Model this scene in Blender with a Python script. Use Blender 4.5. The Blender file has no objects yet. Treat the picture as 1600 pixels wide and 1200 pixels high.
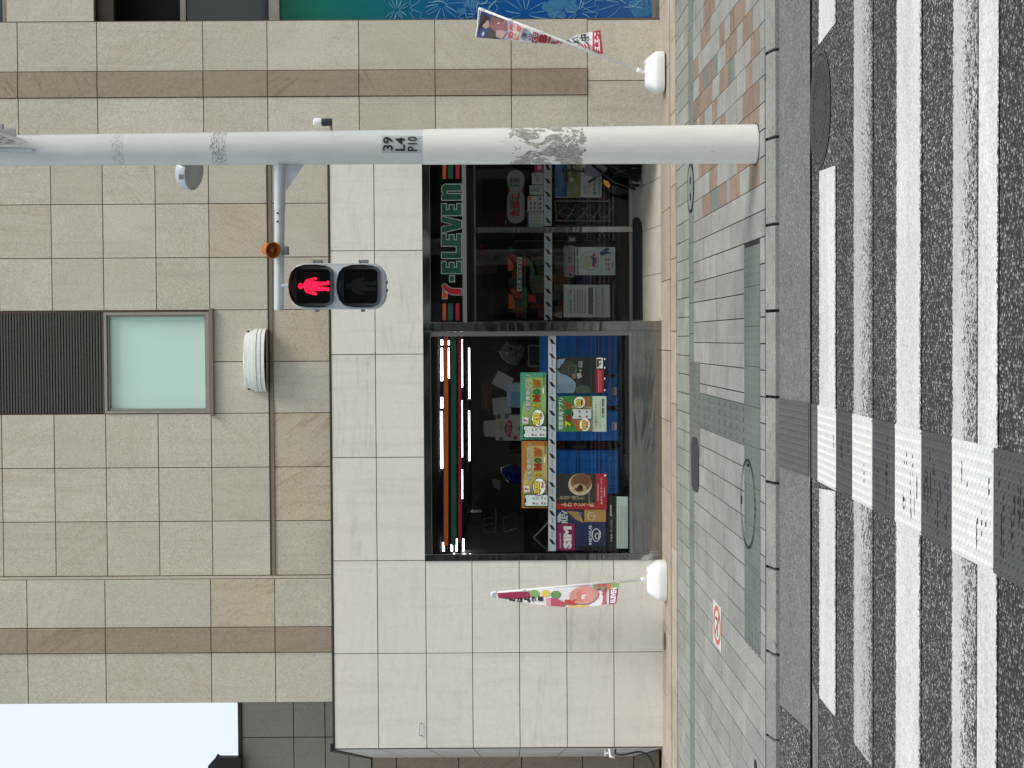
import bpy, bmesh, math, random
from mathutils import Vector, Matrix
random.seed(7)
SC = bpy.context.scene
COL = SC.collection
# ------------------------------------------------------------------ camera
CAMZ = 1.652
F = 2400.0
YAW = 70.0/2400.0
ROLL = 0.006
_f = Vector((-math.sin(YAW), math.cos(YAW), 0))
_r0 = Vector((math.cos(YAW), math.sin(YAW), 0))
_r = _r0*math.cos(ROLL) - Vector((0, 0, 1))*math.sin(ROLL)
_u = Vector((0, 0, 1))*math.cos(ROLL) + _r0*math.sin(ROLL)
cam = bpy.data.cameras.new('camera'); cam.sensor_width = 36; cam.lens = 54
cam.sensor_fit = 'HORIZONTAL'; cam.clip_end = 2000
camo = bpy.data.objects.new('camera', cam); COL.objects.link(camo)
M = Matrix((( -_u.x, _r.x, -_f.x, 0), (-_u.y, _r.y, -_f.y, 0), (-_u.z, _r.z, -_f.z, CAMZ), (0, 0, 0, 1)))
camo.matrix_world = M
SC.camera = camo
# ------------------------------------------------------------------ light
SUN_EL, SUN_ROT = 52, 118
w = bpy.data.worlds.new('World'); SC.world = w; w.use_nodes = True
nt = w.node_tree; nt.nodes.clear()
sky = nt.nodes.new('ShaderNodeTexSky'); sky.sky_type = 'NISHITA'; sky.sun_disc = False
sky.sun_elevation = math.radians(SUN_EL); sky.sun_rotation = math.radians(SUN_ROT)
sky.dust_density = 4; sky.air_density = 1.0
mx = nt.nodes.new('ShaderNodeMix'); mx.data_type = 'RGBA'; mx.inputs['Factor'].default_value = 0.80
tc = nt.nodes.new('ShaderNodeTexCoord'); cn = nt.nodes.new('ShaderNodeTexNoise'); cn.inputs['Scale'].default_value = 2.4; cn.inputs['Detail'].default_value = 5
nt.links.new(tc.outputs['Generated'], cn.inputs['Vector'])
cr = nt.nodes.new('ShaderNodeMix'); cr.data_type = 'RGBA'; cr.inputs['A'].default_value = (8.3, 9.3, 10.0, 1); cr.inputs['B'].default_value = (10.0, 10.7, 11.0, 1)
nt.links.new(cn.outputs['Fac'], cr.inputs['Factor']); nt.links.new(cr.outputs['Result'], mx.inputs['B'])      # overcast cloud deck
nt.links.new(sky.outputs[0], mx.inputs['A'])
bg = nt.nodes.new('ShaderNodeBackground'); bg.inputs['Strength'].default_value = 0.079
nt.links.new(mx.outputs['Result'], bg.inputs['Color'])
ow = nt.nodes.new('ShaderNodeOutputWorld'); nt.links.new(bg.outputs[0], ow.inputs['Surface'])
sl = bpy.data.lights.new('sun', 'SUN'); sl.energy = 1.75; sl.angle = math.radians(25); sl.color = (1, .95, .88)
so = bpy.data.objects.new('sun', sl); COL.objects.link(so)
so.rotation_euler = (math.radians(90-SUN_EL), 0, math.radians(180-SUN_ROT))
SC.view_settings.view_transform = 'Standard'; SC.view_settings.look = 'None'
SC.view_settings.exposure = 0.47; SC.view_settings.gamma = 1
SC.cycles.max_bounces = 8; SC.cycles.transparent_max_bounces = 16

# ------------------------------------------------------------------ helpers
def ray(x, y):
    return _f*F + _r*(600-y) - _u*(x-800)
def PY(x, y, Y):                      # point seen at (x, y) on the plane at distance Y
    d = ray(x, y); t = Y/d.y
    return Vector((d.x*t, Y, CAMZ+d.z*t))
def PP(x, y, a, b):                   # point on the sloping plane z = a + b*Y
    d = ray(x, y); t = (a-CAMZ)/(d.z-b*d.y)
    return Vector((d.x*t, d.y*t, CAMZ+d.z*t))
SA, SB = -.252, .015                  # pavement plane
RA, RB = .0052, -.0217                # road plane
def PS(x, y): return PP(x, y, SA, SB)
def PR(x, y): return PP(x, y, RA, RB)
def sz(Y): return SA+SB*Y
def rz(Y): return RA+RB*Y

def lin(c):
    return tuple(((v/255.0)/12.92 if v/255.0 <= .04045 else ((v/255.0+.055)/1.055)**2.4) for v in c)
class MB:
    def __init__(s): s.v = []; s.f = []; s.m = []; s.r = []
    def poly(s, pts, mat=0, r=0.0):
        n = len(s.v); s.v += [tuple(p) for p in pts]; s.f.append(tuple(range(n, n+len(pts)))); s.m.append(mat); s.r.append(r)
    def box(s, x0, x1, y0, y1, z0, z1, mat=0, r=0.0):
        n = len(s.v)
        s.v += [(x0,y0,z0),(x1,y0,z0),(x1,y1,z0),(x0,y1,z0),(x0,y0,z1),(x1,y0,z1),(x1,y1,z1),(x0,y1,z1)]
        for q in ((0,3,2,1),(4,5,6,7),(0,1,5,4),(1,2,6,5),(2,3,7,6),(3,0,4,7)):
            s.f.append(tuple(n+i for i in q)); s.m.append(mat); s.r.append(r)
    def prism(s, pts, d, mat=0, r=0.0):  # pts: planar loop of Vectors, d: extrusion vector
        n = len(s.v); k = len(pts); d = Vector(d)
        s.v += [tuple(Vector(p)) for p in pts] + [tuple(Vector(p)+d) for p in pts]
        s.f.append(tuple(range(n, n+k))); s.m.append(mat); s.r.append(r)
        s.f.append(tuple(range(n+2*k-1, n+k-1, -1))); s.m.append(mat); s.r.append(r)
        for i in range(k):
            j = (i+1) % k
            s.f.append((n+i, n+k+i, n+k+j, n+j)); s.m.append(mat); s.r.append(r)
    def tube(s, path, rad, n=10, mat=0, caps=True):
        path = [Vector(p) for p in path]; k = len(path)
        rad = rad if isinstance(rad, (list, tuple)) else [rad]*k
        base = len(s.v); prev = None
        for i, p in enumerate(path):
            t = (path[min(i+1, k-1)]-path[max(i-1, 0)]).normalized()
            if prev is None:
                a = t.orthogonal().normalized()
            else:
                a = (prev - t*prev.dot(t)).normalized()
            prev = a; b = t.cross(a)
            for j in range(n):
                th = 2*math.pi*j/n
                s.v.append(tuple(p+(a*math.cos(th)+b*math.sin(th))*rad[i]))
        for i in range(k-1):
            for j in range(n):
                q = (base+i*n+j, base+i*n+(j+1) % n, base+(i+1)*n+(j+1) % n, base+(i+1)*n+j)
                s.f.append(q); s.m.append(mat); s.r.append(0)
        if caps:
            s.f.append(tuple(base+j for j in range(n))[::-1]); s.m.append(mat); s.r.append(0)
            s.f.append(tuple(base+(k-1)*n+j for j in range(n))); s.m.append(mat); s.r.append(0)
    def mesh(s, verts, faces, mat=0, r=0.0):
        n = len(s.v); s.v += [tuple(v) for v in verts]
        for f in faces: s.f.append(tuple(n+i for i in f)); s.m.append(mat); s.r.append(r)
    def build(s, name, mats, parent=None, smooth=False, bevel=0, kind=None, label=None, recalc=True):
        me = bpy.data.meshes.new(name)
        off = Vector((0, 0, 0)); p = parent
        while p is not None: off += Vector(p.location); p = p.parent
        me.from_pydata([tuple(Vector(v)-off) for v in s.v], [], s.f)
        if not isinstance(mats, (list, tuple)): mats = [mats]
        for m_ in mats: me.materials.append(m_)
        me.polygons.foreach_set('material_index', s.m)
        at = me.attributes.new('rnd', 'FLOAT', 'FACE'); at.data.foreach_set('value', s.r)
        if recalc:
            bm = bmesh.new(); bm.from_mesh(me); bmesh.ops.recalc_face_normals(bm, faces=bm.faces); bm.to_mesh(me); bm.free()
        if smooth: me.shade_smooth()
        me.update()
        o = bpy.data.objects.new(name, me); COL.objects.link(o)
        if parent: o.parent = parent
        if bevel:
            b = o.modifiers.new('bevel', 'BEVEL'); b.width = bevel; b.segments = 3; b.limit_method = 'ANGLE'
        if smooth and not bevel:
            pass
        if kind: o['kind'] = kind
        if label: o['label'] = label
        return o
def thing(name, label, cat, loc=(0, 0, 0), group=None):
    o = bpy.data.objects.new(name, None); COL.objects.link(o); o.location = loc; o.empty_display_size = .1
    return tag(o, label, cat, group)
def tag(o, label, cat, group=None):
    o['label'] = label; o['category'] = cat
    if group: o['group'] = group
    return o
def wsum(o):
    off = Vector((0, 0, 0))
    while o is not None: off += Vector(o.location); o = o.parent
    return off
def smooth_angle(o, deg=40):
    me = o.data; me.shade_smooth()
    bm = bmesh.new(); bm.from_mesh(me)
    for e in bm.edges:
        if len(e.link_faces) == 2 and e.calc_face_angle(0) > math.radians(deg): e.smooth = False
    bm.to_mesh(me); bm.free(); return o
# ---- text as mesh, fitted to a box; returns verts (u in 0..1 right, v in 0..1 up) and faces
_tc = {}
def textmesh(s, bold=0.0, aspect=None):
    key = (s, bold)
    if key in _tc: return _tc[key]
    c = bpy.data.curves.new('t', 'FONT'); c.body = s; c.offset = bold; c.resolution_u = 2; c.space_line = 0.95
    c.align_x = 'CENTER'
    o = bpy.data.objects.new('t', c); COL.objects.link(o)
    bpy.context.view_layer.update()
    me = bpy.data.meshes.new_from_object(o.evaluated_get(bpy.context.evaluated_depsgraph_get()))
    vs = [(v.co.x, v.co.y) for v in me.vertices]; fs = [tuple(p.vertices) for p in me.polygons]
    bpy.data.objects.remove(o); bpy.data.curves.remove(c); bpy.data.meshes.remove(me)
    x0 = min(v[0] for v in vs); x1 = max(v[0] for v in vs); y0 = min(v[1] for v in vs); y1 = max(v[1] for v in vs)
    vs = [((a-x0)/max(x1-x0, 1e-6), (b-y0)/max(y1-y0, 1e-6)) for a, b in vs]
    _tc[key] = (vs, fs); return _tc[key]

# ------------------------------------------------------------------ materials
class N:
    def __init__(s, name):
        s.m = bpy.data.materials.new(name); s.m.use_nodes = True; s.t = s.m.node_tree; s.t.nodes.clear()
        s.out = s.t.nodes.new('ShaderNodeOutputMaterial')
        s.b = s.t.nodes.new('ShaderNodeBsdfPrincipled'); s.t.links.new(s.b.outputs[0], s.out.inputs[0])
    def n(s, typ, ins=None, **kw):
        nd = s.t.nodes.new('ShaderNode'+typ)
        for k, v in kw.items(): setattr(nd, k, v)
        for k, v in (ins or {}).items():
            if hasattr(v, 'is_linked') or isinstance(v, bpy.types.NodeSocket): s.t.links.new(v, nd.inputs[k])
            else: nd.inputs[k].default_value = v
        return nd
    def mix(s, a, b, f, mode='MIX'):
        nd = s.t.nodes.new('ShaderNodeMix'); nd.data_type = 'RGBA'; nd.blend_type = mode
        for k, v in (('Factor', f), ('A', a), ('B', b)):
            if isinstance(v, bpy.types.NodeSocket): s.t.links.new(v, nd.inputs[k])
            else: nd.inputs[k].default_value = v if k == 'Factor' else (tuple(v)+(1,) if len(v) == 3 else v)
        return nd.outputs['Result']
    def math(s, op, a, b=0.0, clamp=False):
        nd = s.t.nodes.new('ShaderNodeMath'); nd.operation = op; nd.use_clamp = clamp
        for i, v in enumerate((a, b)):
            if isinstance(v, bpy.types.NodeSocket): s.t.links.new(v, nd.inputs[i])
            else: nd.inputs[i].default_value = v
        return nd.outputs[0]
    def ramp(s, fac, stops, interp='LINEAR'):
        nd = s.t.nodes.new('ShaderNodeValToRGB'); nd.color_ramp.interpolation = interp
        el = nd.color_ramp.elements
        while len(el) < len(stops): el.new(.5)
        for e, (p, c) in zip(el, stops):
            e.position = p; e.color = (tuple(c)+(1,)) if not isinstance(c, (int, float)) else (c, c, c, 1)
        s.t.links.new(fac, nd.inputs[0]); return nd.outputs[0]
    def obj(s): return s.n('TexCoord').outputs['Object']
    def mapv(s, v, scale=(1, 1, 1), loc=(0, 0, 0), rot=(0, 0, 0)):
        return s.n('Mapping', {'Vector': v, 'Scale': scale, 'Location': loc, 'Rotation': rot}).outputs[0]
    def noise(s, v, scale, detail=3, rough=.55, dist=0):
        return s.n('TexNoise', {'Vector': v, 'Scale': scale, 'Detail': detail, 'Roughness': rough, 'Distortion': dist}).outputs['Fac']
    def set(s, **kw):
        for k, v in kw.items():
            k = {'col': 'Base Color', 'rough': 'Roughness', 'metal': 'Metallic', 'spec': 'Specular IOR Level', 'norm': 'Normal', 'em': 'Emission Color', 'es': 'Emission Strength', 'coat': 'Coat Weight'}[k]
            if isinstance(v, bpy.types.NodeSocket): s.t.links.new(v, s.b.inputs[k])
            else: s.b.inputs[k].default_value = (tuple(v)+(1,)) if isinstance(v, (tuple, list)) and len(v) == 3 else v
        return s
    def bump(s, h, strength=.3, dist=.01):
        return s.n('Bump', {'Height': h, 'Strength': strength, 'Distance': dist}).outputs[0]
def flat(name, rgb, rough=.6, metal=0, spec=.4, vary=.06, scale=14, bump=0, em=0, raw=False):
    n = N(name); c = rgb if raw else lin(rgb)
    v = n.obj()
    f = n.noise(v, scale, 4)
    col = n.mix(tuple(x*(1-vary) for x in c), tuple(min(1, x*(1+vary)) for x in c), n.ramp(f, [(.3, 0.0), (.7, 1.0)]))
    n.set(col=col, rough=rough, metal=metal, spec=spec)
    if bump: n.set(norm=n.bump(f, bump, .01))
    if em: n.set(em=c, es=em)
    return n.m
_pc = {}
def ink(rgb):                       # printed paper / plastic colours
    k = tuple(rgb)
    if k not in _pc: _pc[k] = flat('printed_colour', rgb, rough=.45, vary=.05, scale=30)
    return _pc[k]

def stone(name, ca, cb, cv, vein=.35, grain=.12, horiz=False, rough=.75, dirt=.15, gs=70):
    n = N(name); v = n.obj()
    at = n.n('Attribute', attribute_name='rnd').outputs['Fac']
    off = n.math('MULTIPLY', at, 41.0)
    cmb = n.n('CombineXYZ', {'X': off, 'Y': off, 'Z': off}).outputs[0]
    vv = n.n('VectorMath', {0: v, 1: cmb}, operation='ADD').outputs[0]
    if not horiz:
        ang = n.math('MULTIPLY', n.math('FRACT', n.math('MULTIPLY', at, 7.31)), 3.1)
        vv = n.n('VectorRotate', {'Vector': vv, 'Angle': ang, 'Axis': (0, 1, 0)}, rotation_type='AXIS_ANGLE').outputs[0]
    else:
        vv = n.n('VectorRotate', {'Vector': vv, 'Angle': n.math('MULTIPLY', n.math('SUBTRACT', at, .5), .35), 'Axis': (0, 1, 0)}, rotation_type='AXIS_ANGLE').outputs[0]
    big = n.noise(vv, 1.6, 4, .6, .6)
    st = n.noise(n.mapv(vv, (1.1, 1, 9)), 1.5, 5, .62, .9)
    fine = n.noise(vv, gs, 3, .7)
    mid = n.noise(vv, 16, 4, .7)
    r2 = n.math('FRACT', n.math('MULTIPLY', at, 13.7))
    base = n.mix(ca, cb, n.math('ADD', n.math('MULTIPLY', r2, .6), n.math('MULTIPLY', n.ramp(big, [(.35, 0.0), (.7, 1.0)]), .4)))
    hv = n.ramp(n.math('FRACT', n.math('MULTIPLY', at, 29.3)), [(.45, .25), (1, 1.0)])
    vf = n.math('MULTIPLY', n.math('MULTIPLY', n.ramp(st, [(.5, 0.0), (.68, 1.0)]), hv), vein)
    c = n.mix(base, cv, vf)
    c = n.mix(c, tuple(x*.62 for x in cv), n.math('MULTIPLY', n.ramp(mid, [(.55, 0.0), (.75, 1.0)]), dirt))
    rain = n.noise(n.mapv(v, (7, 7, .55)), 1.3, 4, .65)
    c = n.mix(c, n.ramp(rain, [(.52, 1.0), (.75, .88)]), 1.0, 'MULTIPLY')
    g = n.ramp(fine, [(.3, 1-grain*1.6), (.7, 1+grain)])
    g2 = n.n('ValToRGB')
    c = n.mix(c, g, 1.0, 'MULTIPLY')
    n.set(col=c, rough=rough, spec=.35, norm=n.bump(fine, .15, .004))
    return n.m
L = lin
MAT = {}
MAT['stone'] = stone('beige_sandstone', L((189, 183, 166)), L((208, 202, 187)), L((184, 167, 143)), .6, .16, dirt=.28)
MAT['stone_gold'] = stone('golden_sandstone', L((188, 180, 160)), L((198, 186, 160)), L((170, 144, 110)), .9, .16, dirt=.4)
MAT['stone_brown'] = stone('brown_sandstone', L((156, 142, 124)), L((164, 150, 132)), L((126, 106, 86)), .8, .16, dirt=.3)
MAT['stone_pil'] = stone('pilaster_stone', L((191, 185, 169)), L((209, 203, 188)), L((186, 168, 144)), .6, .16, dirt=.28)
MAT['stone_grey'] = stone('grey_stone', L((158, 156, 144)), L((170, 167, 154)), L((140, 136, 122)), .4, .12)
MAT['porcelain'] = stone('white_porcelain', L((229, 225, 217)), L((222, 218, 209)), L((186, 184, 178)), .62, .03, True, .42, .16, gs=30)
MAT['grout'] = flat('grout', (104, 86, 74), .9)
MAT['grout_dark'] = flat('grout_dark', (62, 56, 52), .9)
MAT['bronze'] = flat('bronze_channel', (128, 116, 100), .5, .2)
MAT['bronze_dark'] = flat('bronze_dark', (70, 62, 54), .5, .3)
MAT['frame_grey'] = flat('window_frame_paint', (150, 146, 136), .45, .3)
MAT['louvre'] = flat('dark_louvre', (84, 82, 75), .55, .2)
MAT['frost'] = flat('frosted_pane', (196, 226, 214), .25, 0, .5, .015, 1.5)
MAT['darkglass'] = flat('dark_window_glass', (30, 40, 42), .05, 0, .6, .1, 2)
MAT['black'] = flat('black_void', (14, 14, 14), .7)
MAT['white_plastic'] = flat('white_plastic', (236, 238, 238), .4, vary=.02)
MAT['white_dirty'] = flat('white_vent', (214, 216, 210), .5, vary=.08, scale=20)
MAT['galv'] = flat('grey_paint', (190, 196, 200), .42, .15, vary=.05)
MAT['galv_dark'] = flat('grey_metal_dark', (130, 134, 136), .5, .4)
MAT['black_plastic'] = flat('black_plastic', (26, 26, 27), .4)
MAT['visor'] = flat('visor_black', (17, 17, 18), .55)
MAT['rim'] = flat('lens_rim', (82, 86, 90), .5)
MAT['orange'] = flat('orange_plastic', (176, 100, 20), .5)
MAT['tin'] = flat('shop_dark', (46, 46, 42), .7)

def mk_glass(name, tint, ior=1.5, rough=0.0):
    n = N(name); n.t.nodes.remove(n.b)
    tr = n.n('BsdfTransparent', {'Color': tuple(tint)+(1,)})
    gl = n.n('BsdfGlossy', {'Roughness': rough, 'Color': (1, 1, 1, 1)})
    fr = n.n('Fresnel', {'IOR': ior})
    bf = n.n('NewGeometry').outputs['Backfacing']
    ms = n.n('MixShader', {0: n.math('MULTIPLY', fr.outputs[0], n.math('SUBTRACT', 1.0, bf)), 1: tr.outputs[0], 2: gl.outputs[0]})
    n.t.links.new(ms.outputs[0], n.out.inputs[0]); return n.m
MAT['glass'] = mk_glass('shop_glass', (.91, .92, .91), 1.38)
MAT['lens'] = mk_glass('signal_lens', (.92, .92, .92), 1.45, .05)
def mk_chrome():
    n = N('polished_steel'); v = n.obj()
    h = n.noise(n.mapv(v, (.45, 1, 2.2)), 1.6, 2, .5, .8)
    n.set(col=(.30, .30, .29), metal=1, rough=.07, norm=n.bump(h, .11, .05)); return n.m
MAT['chrome'] = mk_chrome()
def mk_brushed():
    n = N('brushed_steel'); n.set(col=(.36, .36, .35), metal=.9, rough=.3); return n.m
MAT['brushed'] = mk_brushed()

def asphalt_col(n, v):
    vo = n.n('TexVoronoi', {'Vector': v, 'Scale': 78.0, 'Randomness': 1.0})
    cv = n.n('SeparateColor', {0: vo.outputs['Color']}).outputs[0]
    vo2 = n.n('TexVoronoi', {'Vector': n.mapv(v, (1, 1, 1), (3.3, 1.1, 0)), 'Scale': 165.0})
    cv2 = n.n('SeparateColor', {0: vo2.outputs['Color']}).outputs[1]
    big = n.noise(v, 1.3, 3)
    a = n.ramp(cv, [(0, .008), (.34, .035), (.55, .10), (.76, .25), (1, .66)])
    b = n.ramp(cv2, [(0, .012), (.5, .05), (.8, .16), (1, .50)])
    gap = n.ramp(vo.outputs['Distance'], [(.45, 0.0), (.62, 1.0)])
    c = n.mix(a, b, .30)
    c = n.mix(c, (.024, .025, .026), gap)
    c = n.mix(c, n.ramp(big, [(.3, .72), (.7, 1.0)]), 1.0, 'MULTIPLY')
    trk = n.noise(n.mapv(v, (.12, 1.4, 1)), 1.1, 4, .6)
    c = n.mix(c, n.ramp(trk, [(.35, .72), (.65, 1.06)]), 1.0, 'MULTIPLY')
    c = n.mix(c, (.97, 1.0, .985), 1.0, 'MULTIPLY')
    h = n.math('SUBTRACT', n.math('MULTIPLY', cv, .6), vo.outputs['Distance'])
    return c, h
def mk_asphalt():
    n = N('coarse_asphalt'); c, h = asphalt_col(n, n.obj())
    n.set(col=c, rough=.8, spec=.4, norm=n.bump(h, .7, .006)); return n.m
MAT['asphalt'] = mk_asphalt()
def mk_paint(name, wear, base=.70, streak=False, tint=(1, 1, .985)):
    return mk_paint2(name, base, tint)
def mk_paint_old(name, wear, base=.70, streak=False, tint=(1, 1, .985)):
    n = N(name); v = n.obj(); c, h = asphalt_col(n, v)
    vo = n.n('TexVoronoi', {'Vector': v, 'Scale': 70.0}); cv = n.n('SeparateColor', {0: vo.outputs['Color']}).outputs[2]
    b1 = n.noise(v, 2.2, 5, .62); b2 = n.noise(v, 26, 4, .7)
    grime = n.mix(n.ramp(b1, [(.3, base*.84), (.7, base*1.04)]), n.ramp(b2, [(.3, .90), (.6, 1.03)]), 1.0, 'MULTIPLY')
    grime = n.mix(grime, tint, 1.0, 'MULTIPLY')
    if streak:
        yy = n.n('SeparateXYZ', {0: v}).outputs[1]
        ed = n.noise(n.mapv(v, (.35, 7, 1)), 1.0, 4, .6)
        m = n.math('ADD', n.math('MULTIPLY', ed, 1.35), n.math('MULTIPLY', cv, .8))
        m = n.math('ADD', m, n.math('MULTIPLY', b1, .3))
    else:
        m = n.math('ADD', n.math('MULTIPLY', cv, .62), n.math('MULTIPLY', b2, .55))
        m = n.math('ADD', m, n.math('MULTIPLY', b1, .45))
    msk = n.ramp(n.math('MULTIPLY', m, .5), [(wear-.015, 1.0), (wear+.02, 0.0)])
    msk2 = n.math('MULTIPLY', msk, .96)
    n.set(col=n.mix(c, grime, msk2), rough=.65, norm=n.bump(h, .35, .004)); return n.m
def mk_paint2(name, base, tint):
    # paint lost stone by stone; the face value holds how much of it is left across the stripe
    n = N(name); v = n.obj(); c, h = asphalt_col(n, v)
    keep = n.n('Attribute', attribute_name='rnd').outputs['Fac']
    vo = n.n('TexVoronoi', {'Vector': v, 'Scale': 78.0, 'Randomness': 1.0}); cv = n.n('SeparateColor', {0: vo.outputs['Color']}).outputs[2]
    vo3 = n.n('TexVoronoi', {'Vector': v, 'Scale': 210.0}); cv3 = n.n('SeparateColor', {0: vo3.outputs['Color']}).outputs[2]
    b1 = n.noise(n.mapv(v, (.5, 2.2, 1)), 2.0, 5, .62); b2 = n.noise(v, 26, 4, .7); b3 = n.noise(v, 6, 4, .7)
    grime = n.mix(n.ramp(b1, [(.3, base*.80), (.7, base*1.04)]), n.ramp(b2, [(.3, .86), (.6, 1.03)]), 1.0, 'MULTIPLY')
    grime = n.mix(grime, n.ramp(vo.outputs['Distance'], [(.35, 1.0), (.75, .78)]), 1.0, 'MULTIPLY')
    grime = n.mix(grime, tint, 1.0, 'MULTIPLY')
    m = n.math('ADD', n.math('MULTIPLY', cv, .55), n.math('MULTIPLY', cv3, .30))
    m = n.math('ADD', m, n.math('MULTIPLY', n.math('SUBTRACT', n.math('ADD', b1, b3), 1.0), .55))
    d = n.math('SUBTRACT', keep, m)
    msk = n.ramp(d, [(.0, 0.0), (.06, 1.0)])
    n.set(col=n.mix(c, grime, msk), rough=.65, norm=n.bump(h, .3, .004)); return n.m
MAT['paint'] = mk_paint('road_paint', .68, .70)
MAT['paint_worn'] = mk_paint('worn_road_paint', .625, .50, True)
MAT['paint_half'] = mk_paint('half_worn_road_paint', .60, .56, True)
def mk_conc(name, a, b, sc=60, fl=.2, bump=.3, rough=.85, stain=(.5, .5, .5), st=.25):
    n = N(name); v = n.obj(); at = n.n('Attribute', attribute_name='rnd').outputs['Fac']
    vo = n.n('TexVoronoi', {'Vector': v, 'Scale': float(sc)}); cv = n.n('SeparateColor', {0: vo.outputs['Color']}).outputs[0]
    nz = n.noise(v, 3.1, 5, .65); nf = n.noise(v, 38, 3, .6)
    off = n.math('MULTIPLY', at, 19.0)
    c = n.mix(a, b, n.math('FRACT', n.math('ADD', off, 0)))
    c = n.mix(c, n.ramp(cv, [(0, 1-fl), (.8, 1.0), (1, 1+fl)]), 1.0, 'MULTIPLY')
    c = n.mix(c, n.ramp(nz, [(.3, 1-st), (.65, 1.06)]), 1.0, 'MULTIPLY')
    sp = n.ramp(n.noise(n.mapv(v, (.7, 2.2, 1)), 11, 2, .6), [(.66, 0.0), (.70, 1.0)])
    c = n.mix(c, tuple(x*.35 for x in a), n.math('MULTIPLY', sp, .75))
    n.set(col=c, rough=rough, norm=n.bump(nf, bump, .004)); return n.m
MAT['apron'] = mk_conc('apron_concrete', L((114, 117, 116)), L((114, 117, 116)), 110, .5, .4, st=.2)
MAT['kerb'] = mk_conc('kerb_concrete', L((132, 134, 130)), L((140, 142, 137)), 120, .2, st=.2)
MAT['paver'] = mk_conc('grey_paver', L((139, 138, 134)), L((153, 152, 147)), 130, .13, st=.2)
MAT['paver_red'] = mk_conc('red_paver', L((142, 122, 105)), L((132, 113, 97)), 130, .15, st=.2)
MAT['paver_dark'] = mk_conc('dark_paver', L((112, 119, 114)), L((107, 114, 109)), 130, .12, st=.15)
MAT['tactile'] = mk_conc('tactile_grey', L((99, 105, 99)), L((104, 110, 104)), 120, .12, st=.18)
MAT['tan'] = mk_conc('tan_paver', L((176, 165, 147)), L((163, 150, 132)), 90, .10, st=.2)
MAT['tan_light'] = mk_conc('light_tile', L((180, 175, 161)), L((186, 180, 165)), 90, .08, st=.15)
MAT['joint'] = flat('paving_joint', (40, 40, 38), .95)
def mk_mat(name, a, wearcol, thr, st=(1, 6, 1)):
    n = N(name); v = n.obj()
    m = n.noise(n.mapv(v, (5, 22, 1)), 3.0, 3, .6)
    c = n.mix(a, wearcol, n.ramp(m, [(thr, 0.0), (thr+.02, 1.0)]))
    c = n.mix(c, n.ramp(n.noise(v, 20, 4), [(.3, .88), (.7, 1.05)]), 1.0, 'MULTIPLY')
    n.set(col=c, rough=.6); return n.m
MAT['mat_white'] = mk_mat('white_tactile_mat', (.60, .61, .60), (.03, .032, .034), .72)
MAT['mat_black'] = mk_mat('black_tactile_mat', (.052, .057, .060), (.008, .008, .008), .72)
MAT['mat_black2'] = mk_mat('apron_tactile_mat', (.085, .09, .094), (.06, .06, .06), .7)
MAT['dome_white'] = flat('clean_dome', (210, 212, 210), .6)
MAT['slot'] = flat('worn_slot', (22, 23, 24), .9)
def mk_pole(name, white):
    n = N(name); v = n.obj()
    zz = n.n('SeparateXYZ', {0: v}).outputs[2]
    wob = n.noise(n.mapv(v, (6, 6, 1.5)), 2.5, 4)
    base = L((232, 231, 226)) if white else L((207, 210, 209))
    c = n.mix(tuple(x*.93 for x in base), base, n.ramp(wob, [(.35, 0.0), (.65, 1.0)]))
    def band(z0, z1, soft=.02):
        a = n.math('SMOOTH_MIN', 0, 0) if False else None
        lo = n.math('GREATER_THAN', n.math('ADD', zz, n.math('MULTIPLY', n.math('SUBTRACT', n.noise(v, 9, 4, .7), .5), soft*4)), z0)
        hi = n.math('LESS_THAN', n.math('ADD', zz, n.math('MULTIPLY', n.math('SUBTRACT', n.noise(v, 12, 4, .7), .5), soft*4)), z1)
        return n.math('MULTIPLY', lo, hi)
    if white:
        b = band(PEEL[0], PEEL[1], .035)
        vo = n.n('TexVoronoi', {'Vector': n.mapv(v, (1, 1, 1.5)), 'Scale': 9.0})
        pn = n.noise(n.mapv(v, (1.5, 1.5, 1)), 7.5, 6, .72, .6)
        m = n.math('MULTIPLY', b, n.ramp(pn, [(.485, 0.0), (.50, 1.0)]))
        lt = n.ramp(n.noise(n.mapv(v, (3, 3, 1)), 22, 4, .75), [(.42, 0.0), (.6, 1.0)])
        c = n.mix(c, n.mix(L((134, 133, 126)), L((186, 185, 178)), lt), m)
        ed = n.math('MULTIPLY', b, n.ramp(pn, [(.475, 0.0), (.488, 1.0), (.496, 1.0), (.508, 0.0)]))
        c = n.mix(c, L((112, 108, 98)), n.math('MULTIPLY', ed, .8))
        sc_ = n.ramp(n.noise(n.mapv(v, (9, 9, 2.2)), 5, 4, .7), [(.69, 0.0), (.71, 1.0)])
        c = n.mix(c, L((120, 120, 116)), n.math('MULTIPLY', sc_, .55))
    else:
        for z0, z1, k in SMUDGE:
            b = band(z0, z1, .012)
            s_ = n.noise(n.mapv(v, (14, 14, 40)), 3.0, 5, .75)
            c = n.mix(c, L((110, 112, 112)), n.math('MULTIPLY', n.math('MULTIPLY', b, n.ramp(s_, [(.47, 0.0), (.6, 1.0)])), k))
    n.set(col=c, rough=.38, spec=.45); return n.m
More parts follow.
